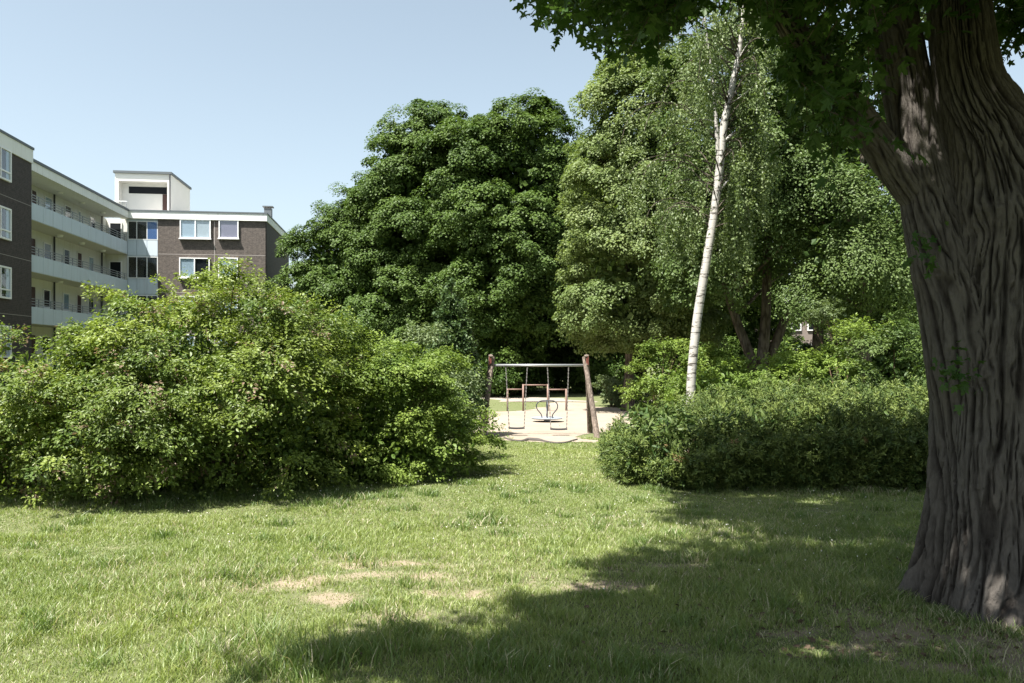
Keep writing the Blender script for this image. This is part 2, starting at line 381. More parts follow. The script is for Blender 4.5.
def leaves(P, Nn, X, size, templ):
    """leaf meshes at P with normals Nn and axis X"""
    tv, tf = templ
    Nn = unit(Nn); Y = unit(np.cross(Nn, X)); X = np.cross(Y, Nn)
    s = np.asarray(size)[:, None, None]
    V = P[:, None] + s * (tv[None, :, 0, None] * X[:, None] + tv[None, :, 1, None] * Y[:, None] + tv[None, :, 2, None] * Nn[:, None])
    off = np.arange(len(P))[:, None] * len(tv)
    groups = {}
    for f in tf: groups.setdefault(len(f), []).append(f)
    polys = [(np.concatenate([off + np.array(f)[None] for f in fs], 0), len(fs)) for fs in groups.values()]
    return V.reshape(-1, 3), [p for p, _ in polys], [c for _, c in polys]

def leaf_object(name, P, Nn, X, size, templ, mat, parent, tint):
    V, polys, cnt = leaves(P, Nn, X, size, templ)
    t = np.concatenate([np.tile(tint, c) for c in cnt])
    return mesh_np(name, V, polys, mat, parent, tint=t)

def sphere_dirs(rng, n): return unit(rng.normal(size=(n, 3)))

def envelope(rng, ells, n, rin=.80, zmin=None, lump=.12):
    """clump centres near the surface of a union of ellipsoids (cx,cy,cz,rx,ry,rz)"""
    E = np.array(ells, float); w = (E[:, 3] * E[:, 4] + E[:, 3] * E[:, 5] + E[:, 4] * E[:, 5]); w /= w.sum()
    k = rng.choice(len(E), size=n * 3, p=w); d = sphere_dirs(rng, n * 3)
    r = rin + (1.03 - rin) * rng.random(n * 3) ** .6
    r *= 1 + lump * (2 * vnoise(d[:, 0] * 2.3 + 7.1 * k, d[:, 2] * 2.3 + d[:, 1] * 1.7, 5) - 1)
    C = E[k, :3] + d * E[k, 3:] * r[:, None]
    keep = np.ones(len(C), bool)
    for j, e in enumerate(E):
        q = (((C - e[:3]) / e[3:]) ** 2).sum(1)
        keep &= (k == j) | (q > .72)
    if zmin is not None: keep &= C[:, 2] > zmin
    C, d = C[keep][:n], d[keep][:n]
    return C, unit(d)

def boughs(rng, ells, nb, br, m, rin=.74, zmin=None, lump=.2, up=.5):
    """two levels: boughs near the surface of the crown, each carrying m leaf clumps on its outer, upper side"""
    E_ = np.array(ells, float); E_[:, 3:] = np.maximum(E_[:, 3:] - .5 * br, .4 * E_[:, 3:])
    B, O = envelope(rng, E_, nb, rin=rin, zmin=zmin, lump=lump); n = len(B)
    r = br * rng.uniform(.55, 1.45, n)
    k = np.maximum(3, (m * (r / br) ** 2).astype(int)); i = np.repeat(np.arange(n), k)
    d = unit(sphere_dirs(rng, len(i)) + .75 * O[i] + np.array([0, 0, up]))
    C = B[i] + d * (r[i] * rng.uniform(.55, 1.05, len(i)))[:, None] * np.array([1, 1, .75])
    ok = np.ones(len(i), bool) if zmin is None else C[:, 2] > zmin
    return C[ok], unit(d + .4 * O[i])[ok], i[ok], n

def clump_leaves(rng, C, O, rad, per, flat=.6, up=.55, spread=.5, droop=.35):
    n = len(C); c = np.repeat(C, per, 0); o = np.repeat(O, per, 0); rd = np.repeat(rad, per)
    d = unit(sphere_dirs(rng, n * per) + .55 * o + np.array([0, 0, .45]))
    r = rd * (.45 + .55 * rng.random(n * per) ** .6)
    P = c + d * r[:, None] * np.array([1, 1, flat]) - np.stack([0 * r, 0 * r, droop * rd * (1 - d[:, 2].clip(-1, 1)) * .35], 1)
    Nn = unit(.5 * d + np.array([0, 0, up]) + .3 * o + spread * sphere_dirs(rng, n * per))
    X = unit(d + .7 * sphere_dirs(rng, n * per) - np.array([0, 0, .15]))
    return P, Nn, X

def tree_trunk(rng, base, h, r, C, nl, mat, parent, name='trunk', lean=(0, 0), paths=None, nseg=10):
    mb = MB()
    if paths is None:
        z = np.linspace(0, 1, 9)
        pts = np.stack([lean[0] * z + .08 * h * .15 * np.sin(z * 5 + rng.random() * 6), lean[1] * z + .012 * h * np.cos(z * 4 + rng.random() * 6) - .012 * h, -.15 + (h + .15) * z], 1)
        rr = r * (1 - .82 * z) * (1 + .55 * np.exp(-z * 22)); paths = [(pts, rr)]
    for pts, rr in paths: mb.tube(smooth_path(pts, 24), np.interp(np.linspace(0, 1, 24), np.linspace(0, 1, len(rr)), rr), nseg)
    main, mr = np.asarray(paths[0][0]), np.asarray(paths[0][1])
    if len(C) and nl:
        idx = rng.choice(len(C), size=min(nl, len(C)), replace=False)
        for i in idx:
            e = C[i]; zt = np.clip(e[2] - .55 * math.hypot(e[0], e[1]) - .5, .2 * h, .92 * h)
            f = np.interp(zt, main[:, 2], np.arange(len(main))); a = np.array([np.interp(f, np.arange(len(main)), main[:, k]) for k in range(3)])
            q = np.interp(f, np.arange(len(main)), mr) * .5
            mid = (a + e) / 2 + np.array([0, 0, .08 * np.linalg.norm(e - a)]) + rng.normal(size=3) * .05 * np.linalg.norm(e - a)
            mb.tube(smooth_path([a, mid, e], 7), np.linspace(q, .012 + q * .12, 7), 6)
    return mb.build(name, mat, parent, smooth=True)

def make_tree(label, base, ells, h, r, mat, seed, n_clump, clump_r, per, leaf, bark='bark_far', templ=T_ROUND, zmin=1.2, limbs=16,
              fill=2500, group=None, cat='tree', name='tree', flat=.75, up=.55, lean=(0, 0), paths=None, lump=.14, rin=.80, spread=.5, tint_pow=1.0, droop=.06, bough=None):
    rng = np.random.default_rng(seed)
    x, y = base; root = empty(name, (x, y, gz(x, y)), label, cat, group)
    C, O, bi, nbo = boughs(rng, ells, n_clump // 8, bough or clump_r * 1.9, 14, rin=rin, zmin=zmin, lump=lump)
    rad = .62 * clump_r * rng.uniform(.45, 1.5, len(C))
    P, Nn, X = clump_leaves(rng, C, O, rad, int(per * 1.25), flat, up, spread, droop); per = int(per * 1.25)
    s = .68 * leaf * rng.uniform(.7, 1.3, len(P))
    ct = np.clip(.6 * rng.random(nbo)[bi] + .4 * rng.random(len(C)), 0, 1) ** tint_pow                               # every clump its own leaf colour, as on a real tree
    t = np.clip(.55 * np.repeat(ct, per) + .45 * rng.random(len(P)), 0, 1)
    if fill:                                                          # leaves of the inner crown
        E = np.array(ells, float); k = rng.choice(len(E), size=fill, p=(E[:, 3] * E[:, 4] * E[:, 5]) / (E[:, 3] * E[:, 4] * E[:, 5]).sum())
        d = sphere_dirs(rng, fill); Pi = E[k, :3] + d * E[k, 3:] * (.82 * rng.random(fill) ** .4)[:, None]
        ok = Pi[:, 2] > zmin; Pi = Pi[ok]
        P = np.concatenate([P, Pi]); Nn = np.concatenate([Nn, unit(sphere_dirs(rng, len(Pi)) + [0, 0, .5])]); X = np.concatenate([X, sphere_dirs(rng, len(Pi))])
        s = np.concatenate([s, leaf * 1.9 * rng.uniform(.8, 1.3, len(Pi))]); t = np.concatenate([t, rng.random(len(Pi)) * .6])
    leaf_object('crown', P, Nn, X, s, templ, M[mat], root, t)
    tree_trunk(rng, base, h, r, C, limbs, M[bark], root, lean=lean, paths=paths)
    return root

def copy_tree(o, loc, rz, scale, label, group=None):
    c = o.copy(); COL.objects.link(c); c.location = loc; c.rotation_euler = (0, 0, rz); c.scale = scale; c['label'] = label
    if group: c['group'] = group
    for ch in o.children:
        d = ch.copy(); COL.objects.link(d); d.parent = c
    return c

# ------------------------------------------------------------------ ground
DIRT = [(px2x(470, 6.0), 6.0, .24, .12), (px2x(365, 6.9), 6.9, .28, .12), (px2x(420, 6.0), 6.0, .16, .10), (px2x(255, 6.8), 6.8, .2, .1), (px2x(520, 6.6), 6.6, .22, .1), (px2x(285, 6.4), 6.35, .42, .20), (px2x(330, 5.9), 5.9, .28, .16), (px2x(395, 6.4), 6.45, .55, .18), 
        (px2x(415, 5.4), 5.45, .30, .13), (px2x(590, 6.3), 6.3, .45, .15), (px2x(640, 6.6), 6.6, .35, .12), 
        (px2x(950, 5.2), 5.15, .9, .45), (px2x(1010, 4.6), 4.7, .7, .25), (px2x(860, 4.9), 4.9, .3, .15),
        (px2x(800, 5.2), 5.2, .25, .1), (px2x(700, 6.9), 6.95, .4, .1)]
def dirt(x, y):
    d = np.zeros(np.shape(x))
    for cx, cy_, rx, ry in DIRT: d = np.maximum(d, np.exp(-.6 * (((x - cx) / rx) ** 2 + ((y - cy_) / (1.1 * ry)) ** 2)))
    n = fbm(np.asarray(x) * 2.1, np.asarray(y) * 2.6, 3, 4)
    m = fbm(np.asarray(x) * 7, np.asarray(y) * 7, 5, 4)
    return np.clip(d * (.1 + .8 * n + 1.6 * (m - .38)) + np.clip((n - .63) * 2.0, 0, .4) * (m > .45), 0, 1)

def grid_mesh(name, xs, ys, mat, dz=0, attrs=False):
    X, Y = np.meshgrid(xs, ys); Z = ground(X, Y) + dz
    V = np.stack([X, Y, Z], -1).reshape(-1, 3); nx = len(xs)
    i = np.arange(len(ys) - 1)[:, None] * nx + np.arange(nx - 1)[None]
    Fq = np.stack([i, i + 1, i + nx + 1, i + nx], -1).reshape(-1, 4)
    return mesh_np(name, V, [Fq], mat, smooth=True, attrs={'dirt': dirt(X, Y).ravel()} if attrs else None)
xs = np.concatenate([np.linspace(-600, -15, 40)[:-1], np.linspace(-15, 15, 270)[:-1], np.linspace(15, 600, 40)])
ys = np.concatenate([np.linspace(-300, -3, 25)[:-1], np.linspace(-3, 30, 300)[:-1], np.linspace(30, 900, 60)])
tag(grid_mesh('ground', xs, ys, M['ground'], attrs=True), 'sloping lawn ground with bare dry soil patches', 'ground', kind='structure')

def sheet(name, outline, mat, dz, step, label, cat):
    rng = np.random.default_rng(3)
    P = smooth_path(list(outline) + [outline[0]], len(outline) * 14)[:-1]
    P = P + rng.normal(size=P.shape) * .035 + .10 * np.stack([vnoise(P[:, 0] * 3, P[:, 1] * 3, 8) - .5, vnoise(P[:, 0] * 3, P[:, 1] * 3, 9) - .5], 1)
    lo, hi = P.min(0), P.max(0); gx, gy = np.meshgrid(np.arange(lo[0], hi[0], step), np.arange(lo[1], hi[1], step))
    pts = [Vector(p) for p in P] + [Vector(p) for p in np.stack([gx.ravel(), gy.ravel()], 1)]
    n = len(P); v, e, f, *_ = delaunay_2d_cdt(pts, [(i, (i + 1) % n) for i in range(n)], [list(range(n))], 1, 1e-4)
    v = np.array([tuple(p) for p in v]); Z = ground(v[:, 0], v[:, 1]) + dz
    return tag(mesh_np(name, np.column_stack([v, Z]), [np.array([q for q in f if len(q) == 3])], mat, smooth=True), label, cat, kind='structure'), P
SANDO = [(-6.5, 23.6), (-2.2, 23.2), (-1.15, 22.2), (-.6, 20.8), (-.3, 19.5), (.3, 18.95), (1.0, 18.65), (1.6, 18.75), (2.2, 18.6), (2.5, 18.8), (1.75, 19.6), (1.7, 20.6), (2.3, 22.0), (3.2, 22.8), (4.4, 23.4), (5.8, 25.5),
         (6.6, 29), (7.4, 33), (7.2, 35.6), (4, 36.2), (1.9, 36.3), (1.5, 33.6), (.7, 33.2), (-.6, 32.6), (-3, 32.4), (-6.5, 33)]
_, SANDP = sheet('sand', SANDO, M['sand'], .006, .35, 'pale sand of the play area around the swing', 'sand')
sheet('path', [(-4, 37.2), (2, 37.0), (8, 36.6), (13, 36.5), (13, 39.8), (8, 40), (2, 40.6), (-4, 40.6)], M['path'], .006, .6, 'pale gravel path beyond the playground', 'path')

def in_poly(x, y, P):
    c = np.zeros(x.shape, bool); n = len(P)
    for i in range(n):
        x1, y1 = P[i]; x2, y2 = P[(i + 1) % n]
        if y1 == y2: continue
        c ^= ((y1 > y) != (y2 > y)) & (x < (x2 - x1) * (y - y1) / (y2 - y1) + x1)
    return c

# ------------------------------------------------------------------ apartment building (left)
TH = R(7.7); OX, OY = -26.8, 55.5; cT, sT = math.cos(TH), math.sin(TH)
def u_at(px, w):
    k = (px - CX) / F; return (k * (OY + w * cT) - OX + w * sT) / (cT - k * sT)
def w_at(px, u):
    k = (px - CX) / F; return (OX + u * cT - k * (OY + u * sT)) / (sT + k * cT)
def bz(py, u, w): return py2z(py, OY + u * sT + w * cT)

bld = empty('apartment_building', (OX, OY, 0), 'four storey brown brick apartment building with white open galleries and a roof tower', 'building', rz=TH)
def add(name, mat, boxes, parent=bld, label=None):
    mb = MB()
    for b in boxes: mb.box(*b)
    return mb.build(name, M[mat], parent, label=label)

U0, U1 = u_at(158, 0), u_at(265.5, 0)
ZR, ZF = 11.82, 11.22
FL = [0.63, 3.33, 6.03, 8.73]
WL0 = w_at(31.6, 1.0)                                    # far end of the left brick block
add('brick_wall', 'brick', [(U0, U1, 0, 11.2, -1, ZF)])
add('brick_wall', 'brick_shaded', [(U1 + .003, U1 + .06, .06, 11.2, -1, ZF - .003)], label='side wall of the right hand brick wing, shade painted into its brick')
add('brick_wall', 'brick_shaded', [(-9, 1.0, WL0 - 26, WL0, -1, ZF)], label='brick end block beside the galleries, shade painted into its brick')
add('roof_edge', 'fascia', [(-.25, U1 + .12, -.14, 11.3, ZF, ZR - .10)])
add('roof_edge', 'fascia', [(-9, .12, WL0 + .003, -.143, ZF + .003, ZR - .13)])
add('roof_edge', 'fascia', [(-9.2, 1.06, WL0 - 26.1, WL0 + .04, ZF - .12, ZR - .06)])
add('roof', 'gravel', [(.2, U1 - .2, .25, 10.9, ZR + .001, ZR + .012)])
add('roof_cap', 'cap', [(-.2, U1 + .16, -.18, 11.36, ZR - .10, ZR), (-9, .17, WL0 + .15, -.19, ZR - .13, ZR + .02), (-9.2, 1.10, WL0 - 26.1, WL0 + .08, ZR - .06, ZR + .06)])
# gallery: slabs, back wall, end wall
add('gallery_wall', 'cream', [(-9, -1.5, WL0, .6, -1, ZF)])
add('gallery_wall', 'cream', [(-1.497, -.06, .25, .5, -1, ZF)])
add('gallery_slab', 'soffit', [(-1.497, -.07, WL0 + .004, .24, z - .02, z + .16) for z in FL[1:]])
for z in FL[1:]:
    mb = MB(); mr = MB()
    w = WL0 + .02
    while w < -.1:
        w1 = min(w + 1.22, -.02); mb.box(-.062, 0, w, w1 - .02, z, z + .88); w = w1
    for h in (1.02, 1.16, 1.30): mr.box(-.05, -.015, WL0 + .02, -.03, z + h - .016, z + h + .016)
    w = WL0 + .3
    while w < -.1: mr.box(-.052, -.012, w - .02, w + .02, z + .88, z + 1.31); w += 1.45
    mb.build('parapet', M['panel'], bld); mr.build('railing', M['rail'], bld)

def window_front(px0, px1, py0, py1, panes, w=0.0, sill=True, proud=.12, split=None):
    """box window standing proud of a wall that faces the camera: window > pane, blind"""
    u0, u1 = u_at(px0, w), u_at(px1, w); z0, z1 = bz(py1, u0, w), bz(py0, u0, w); t = .07
    window_at(u0, u1, z0, z1, panes, w, proud, t, sill, split)
def window_at(u0, u1, z0, z1, panes, w, proud=.12, t=.07, sill=True, split=None):
    cuts = [u0 + (u1 - u0) * k for k in (split or [i / len(panes) for i in range(len(panes) + 1)])]
    mb = MB(); mb.box(u0, u1, w - proud, w - .004, z1 - t, z1); mb.box(u0, u1, w - proud, w - .004, z0, z0 + t)
    for i, c in enumerate(cuts):
        a = c if i == 0 else (c - t if i == len(cuts) - 1 else c - t / 2); mb.box(a, a + t, w - proud + .002, w - .005, z0 + t, z1 - t)
    if sill: mb.box(u0 - .05, u1 + .05, w - proud - .09, w - .006, z0 - .07, z0 - .002)
    fr = mb.build('window', M['frame'], bld)
    for i, b in enumerate(panes):
        a = cuts[i] + (t if i == 0 else t / 2); c = cuts[i + 1] - (t if i == len(panes) - 1 else t / 2)
        add('pane', 'glass', [(a, c, w - .075, w - .065, z0 + t, z1 - t)], fr)
        add('blind' if b != 'interior' else 'dark_room', b, [(a, c, w - (.055 if b != 'interior' else .03), w - .007, z0 + t, z1 - t)], fr)
rows = [(219.3, 238.3), (257.6, 277.6)]
cfg = [[(180.2, 211, ['blind_blue', 'blind_white']), (219, 238.8, ['blind_violet'])], [(179.6, 210, ['blind_blue', 'interior']), (218.6, 238.2, ['blind_blue'])]]
for (a, b), cs in zip(rows, cfg):
    for p0, p1, pn in cs: window_front(p0, p1, a, b, pn)
for zoff in (2, 3):                                     # the two lower storeys behind the shrub
    for p0, p1, pn in cfg[1]:
        u0, u1 = u_at(p0, 0), u_at(p1, 0); z1 = bz(219.3, u0, 0) - 2.69 * zoff; window_at(u0, u1, z1 - 1.33, z1, pn, 0)
for k in range(1, 4):                                   # pale movement joints
    add('wall_joint', 'joint', [(U0 + .01, U1 - .01, -.006, -.001, FL[k] - .02 + .05, FL[k] + .02 + .05)])
uj = u_at(214.6, 0); add('wall_joint', 'joint', [(uj - .025, uj + .025, -.008, -.0015, -.9, ZF - .01)])
# glazed stair bay between gallery and brick wing
add('bay_wall', 'panel', [(-.05, U0 - .005, .12, .3, -1, ZF - .003)])
for k, z in enumerate(FL):
    zt = z + 2.70 if k < 3 else ZF - .01
    window_at(.0, U0 - .03, z + 1.03, zt - .14, ['interior', 'interior', 'blind_deep' if k == 3 else 'interior'], .115, .06, .055, False, [0, .30, .64, 1])
    mb = MB()
    for a, b in ((.0, .30), (.30, .64), (.64, 1)): mb.box(a * (U0 - .03) + .012, b * (U0 - .03) - .012, .06, .115, z - .06, z + 1.0)
    mb.build('bay_panel', M['panel'], bld)
# windows and doors on the gallery's back wall, facing +u
def gal(px0, px1, z0, z1, kind, u=-1.5):
    a, b = w_at(px0, u), w_at(px1, u)
    if kind == 'door':
        mb = MB(); mb.box(u + .004, u + .06, a - .06, b + .06, z1, z1 + .07); mb.box(u + .004, u + .06, a - .06, a, z0, z1); mb.box(u + .004, u + .06, b, b + .06, z0, z1)
        fr = mb.build('door', M['cream'], bld); add('door_leaf', 'door', [(u + .005, u + .035, a, b, z0, z1)], fr)
    else:
        mb = MB(); t = .06
        mb.box(u + .004, u + .07, a, b, z0, z0 + t); mb.box(u + .004, u + .07, a, b, z1 - t, z1); mb.box(u + .005, u + .068, a, a + t, z0 + t, z1 - t); mb.box(u + .005, u + .068, b - t, b, z0 + t, z1 - t)
        mb.box(u + .006, u + .12, a - .03, b + .03, z0 - .05, z0 - .003)
        fr = mb.build('window', M['frame'], bld)
        add('pane', 'glass', [(u + .045, u + .05, a + t, b - t, z0 + t, z1 - t)], fr); add('dark_room' if kind == 'interior' else 'blind', kind, [(u + .007, u + .02, a + t, b - t, z0 + t, z1 - t)], fr)
plans = {3: [(31, 35.5, 'door'), (44, 51.5, 'blind_blue'), (64, 70.5, 'interior'), (89, 94.5, 'interior'), (77.5, 80, 'blind_white')],
         2: [(30, 34.5, 'door'), (43, 50.5, 'blind_blue'), (63, 69, 'interior'), (77, 81, 'door'), (88, 93, 'blind_blue')],
         1: [(30, 34.5, 'door'), (42.5, 49.5, 'interior'), (62.5, 68.5, 'blind_blue'), (76.5, 80.5, 'door'), (87.5, 93, 'interior')],
         0: [(30, 34.5, 'door'), (41, 50, 'interior'), (62, 68, 'interior'), (76.5, 80.5, 'door'), (87.5, 93, 'interior')]}
for k, pl in plans.items():
    z = FL[k] + .16
    for a, b, kd in pl: gal(a, b, z + (.02 if kd == 'door' else .95), z + 2.02, kd)
    # end door of every gallery, facing the camera
    ua, ub = u_at(110.5, .25), u_at(121, .25)
    mb = MB(); mb.box(ua - .08, ub + .08, .19, .246, z + 2.0, z + 2.08); mb.box(ua - .08, ua, .19, .246, z, z + 2.0); mb.box(ub, ub + .08, .19, .246, z, z + 2.0)
    fr = mb.build('door', M['frame'], bld); add('door_leaf', 'interior', [(ua, ub, .21, .245, z + .01, z + 2.0)], fr)
    for px in (60, 82, 103):                             # round ceiling lamps
        w = w_at(px, -.8); MB().disc((-.8, w), .14, FL[k] + 2.70 - .14 if k < 3 else ZF - .10, (FL[k] + 2.68) if k < 3 else ZF - .004, 14, .18).build('ceiling_lamp', M['frame'], bld)
for px in (54.5, 102): 
    w = w_at(px, -1.4); MB().tube([(-1.4, w, -.5), (-1.4, w, ZF - .02)], .05, 8).build('downpipe', M['pipe'], bld)
# left block's windows, on the face u = 1.0
for z in FL:
    b = w_at(9.5, 1.0); a = b - 2.0; z0, z1 = z + .95, z + 2.42; mb = MB(); t = .08; u = 1.0
    mb.box(u + .003, u + .1, a, b, z0, z0 + t); mb.box(u + .003, u + .1, a, b, z1 - t, z1); mb.box(u + .004, u + .1, a, a + t, z0 + t, z1 - t); mb.box(u + .004, u + .1, b - t, b, z0 + t, z1 - t)
    mb.box(u + .004, u + .098, b - 1.0, b - .93, z0 + t, z1 - t); mb.box(u + .004, u + .09, a + t, b - t, z0 + .38, z0 + .45)
    fr = mb.build('window', M['frame'], bld); add('pane', 'glass', [(u + .05, u + .055, a + t, b - t, z0 + t, z1 - t)], fr)
    add('curtain', 'blind_blue', [(u + .006, u + .02, b - .35, b - t, z0 + t, z1 - t)], fr); add('dark_room', 'interior', [(u + .006, u + .018, a + t, b - .351, z0 + t, z1 - t)], fr)
for z in FL[1:]: add('wall_joint', 'joint', [(1.001, 1.006, WL0 - 25.9, WL0 - .02, z + .25, z + .275)])
# roof tower
tw = 2.6; tu0, tu1 = u_at(115, tw), u_at(170.5, tw); tz = bz(174.5, tu1, tw); td = w_at(190, tu1) - tw
ou0, ou1 = u_at(118.5, tw), u_at(167.5, tw); oz1 = bz(182, tu1, tw); rec = .75
add('roof_tower', 'tower', [(tu0, tu1, tw + rec, tw + td, ZR, tz), (tu0, ou0, tw, tw + rec - .003, ZR, tz - .003), (ou1, tu1, tw, tw + rec - .003, ZR, tz - .003), (ou0 + .002, ou1 - .002, tw + .002, tw + rec - .003, oz1, tz - .004)])
add('tower_cap', 'cap', [(tu0 - .1, tu1 + .1, tw - .12, tw + td + .1, tz + .002, tz + .17)])
wr = tw + rec; add('tower_window', 'interior', [(u_at(129, wr), u_at(166.9, wr), wr - .03, wr - .006, bz(193, tu0, wr), bz(186.2, tu0, wr))])
add('tower_door', 'door', [(u_at(162.8, wr), u_at(167, wr), wr - .05, wr - .007, ZR, bz(193.3, tu0, wr))])
MB().tube([(tu1 - .02, tw - .08, ZR), (tu1 - .02, tw - .08, tz)], .05, 8).build('downpipe', M['pipe'], bld)
cu = u_at(267.5, 3); mb = MB(); mb.box(cu - .25, cu + .28, 3, 3.5, ZR, ZR + .88); mb.box(cu - .36, cu + .39, 2.93, 3.57, ZR + .97, ZR + 1.05)
for a in (-.22, .2): mb.box(cu + a, cu + a + .05, 3.05, 3.1, ZR + .88, ZR + .97)
mb.build('roof_vent', M['cap'], bld)
mb = MB()
for k in range(5): mb.tube([(-.35 - .3 * k, .9, ZR), (-.35 - .3 * k, .9, ZR + .75)], .02, 6)
mb.tube([(-.3, .9, ZR + .75), (-1.6, .9, ZR + .75)], .02, 6); mb.build('roof_rail', M['rail'], bld)

# ------------------------------------------------------------------ house glimpsed through the trees (right)
hy = 52.0; hx0, hx1 = px2x(752, hy), px2x(905, hy); hz = gz(hx0, hy)
hs = empty('house', ((hx0 + hx1) / 2, hy, hz), 'grey brown house with white bands glimpsed through the trees behind the hedge', 'house'); W2 = (hx1 - hx0) / 2
def hadd(n, m, bs, p=hs): return add(n, m, bs, p)
hadd('wall', 'house', [(-W2, W2, 0, 8, -.3, 5.4)])
hadd('roof', 'fascia', [(-W2 - .3, W2 + .3, -.35, 8.3, 5.4, 5.75)])
for z in (2.55, ): hadd('white_band', 'fascia', [(-W2 - .02, W2 + .02, -.06, -.004, z, z + .35)])
for zz in (1.0, 3.75):
    for k in range(6):
        a = -W2 + .4 + k * 1.6
        if a + 1.2 > W2: break
        mb = MB(); mb.box(a, a + 1.2, -.08, -.004, zz + 1.05, zz + 1.12); mb.box(a, a + 1.2, -.08, -.004, zz, zz + .07)
        for c in (a, a + .565, a + 1.13): mb.box(c, c + .07, -.078, -.005, zz + .07, zz + 1.05)
        f = mb.build('window', M['frame'], hs); hadd('pane', 'glass', [(a + .07, a + 1.13, -.04, -.035, zz + .07, zz + 1.05)], f)
        hadd('dark_room', 'interior', [(a + .07, a + 1.13, -.02, -.006, zz + .07, zz + 1.05)], f)
gy = 42.0; gx0, gx1 = px2x(806, gy), px2x(850, gy); gr = empty('garage', ((gx0 + gx1) / 2, gy, gz(gx0, gy)), 'low flat garage with white roof edge glimpsed above the shrubs behind the hedge', 'garage'); W2 = (gx1 - gx0) / 2
hadd('wall', 'house', [(-W2, W2, 0, 5, -.2, 2.3)], gr); hadd('roof', 'fascia', [(-W2 - .15, W2 + .15, -.2, 5.1, 2.3, 2.55)], gr); hadd('door', 'panel', [(-W2 + .3, W2 - .3, -.04, -.003, 0, 2.05)], gr)

# ------------------------------------------------------------------ playground
SY = 20.9; sg = gz(.6, SY)
sw = empty('swing_set', (.68, SY, sg), 'log framed double swing with a steel crossbar at the edge of the sand', 'swing')
def L(p): return np.array(p, float) - np.array([.68, SY, sg])
def taper(pts, r0, r1, m=10):
    p = smooth_path(pts, m); return p, np.linspace(r0, r1, m)
for sx, tx, fx in ((-1, px2x(492.2, SY), px2x(481.5, SY)), (1, px2x(585.0, SY), px2x(594.5, SY))):
    for fy, ty, dx in ((19.95, SY + .07, -.012 * sx), (22.0, SY - .08, .035 * sx)):
        a = np.array([fx, fy, gz(fx, fy) - .2]); b = np.array([tx + dx, ty, py2z(357.2, SY) + (.05 if fy > 21 else 0)])
        p, r = taper([L(a), L((a + b) / 2 + [.008, 0, 0]), L(b)], .080, .058)
        o = MB().tube(p, r, 14).build('leg', M['log'], sw, smooth=False)
    e = np.array([tx + .07 * sx * 1.0, SY, py2z(361, SY)])
    mb = MB(); c = L(e); mb.box(c[0] - .010, c[0] + .010, -.12, .10, c[2] - .10, c[2] + .13); mb.box(c[0] - .035 * sx - .012, c[0] - .035 * sx + .014, -.128, -.1, c[2] - .06, c[2] + .07)
    mb.build('bracket', M['red'], sw)
bzr = py2z(365.3, SY)
MB().tube([L((px2x(493, SY), SY, bzr)), L((px2x(586, SY), SY, bzr))], .034, 14).build('crossbar', M['galv'], sw, smooth=True)
for t0, t1, b0, b1, pyb in ((505.8, 527.3, 508.6, 524.6, 427.6), (547.4, 568.6, 550.2, 567.0, 428.6)):
    zb = py2z(pyb, SY); x0, x1 = px2x(b0, SY), px2x(b1, SY)
    yo = SY - .05
    mb = MB(); nS = 7
    for i in range(nS):                                  # seat, slightly sagging
        a, b = x0 + (x1 - x0) * i / nS, x0 + (x1 - x0) * (i + 1) / nS; s = .012 * (1 - ((i - 3) / 3.5) ** 2)
        q = L((a, yo, zb)); mb.box(q[0], q[0] + (b - a), q[1] - .09, q[1] + .09, q[2] - .018 - s, q[2] + .016 - s)
    seat = mb.build('swing_seat', M['rubber'], sw)
    for ta, xb in ((t0, x0 + .015), (t1, x1 - .015)):
        top = L((px2x(ta, SY), SY, bzr - .04)); bot = L((xb, yo, zb)); n = 34; mb = MB()
        d = (bot - top) / n
        for i in range(n):
            a, b = top + d * (i - .12), top + d * (i + 1.12); w, v = ((.013, .005) if i % 2 else (.005, .013))
            lo, hi = np.minimum(a, b), np.maximum(a, b)
            V = [(p[0] + ix * w, p[1] + iy * v, p[2]) for p in (a, b) for ix, iy in ((-1, -1), (1, -1), (1, 1), (-1, 1))]
            mb.add(V, [(0, 1, 2, 3), (7, 6, 5, 4), (0, 4, 5, 1), (1, 5, 6, 2), (2, 6, 7, 3), (3, 7, 4, 0)])
        mb.tube([top + [0, 0, .045], top - [0, 0, .05]], .016, 6)
        mb.build('chain', M['chain'], seat)

MY = 26.0; mx = px2x(547, MY); mg = gz(mx, MY)
mg_o = empty('merry_go_round', (mx, MY, mg), 'small merry-go-round with a flat round platform and curved handles on the sand', 'merry-go-round')
dz_ = py2z(417.6, MY) - mg
MB().disc((0, 0), .50, dz_ - .035, dz_, 40, .52).disc((0, 0), .10, -.15, dz_ - .036, 16).build('platform', M['disc'], mg_o)
hs_ = (py2z(400.5, MY) - mg) - dz_
for ang in (0, 90):
    q = [(-.16, 0), (-.20, .22), (-.33, .52), (-.335, .78), (-.24, .96), (-.1, 1.0), (.1, 1.0), (.24, .96), (.335, .78), (.33, .52), (.20, .22), (.16, 0)]
    ca, sa = math.cos(R(ang)), math.sin(R(ang)); pts = [(x * ca, x * sa, dz_ + z * hs_) for x, z in q]
    MB().tube(smooth_path(pts, 44), .019, 8).build('handle', M['blue_steel'], mg_o, smooth=True)

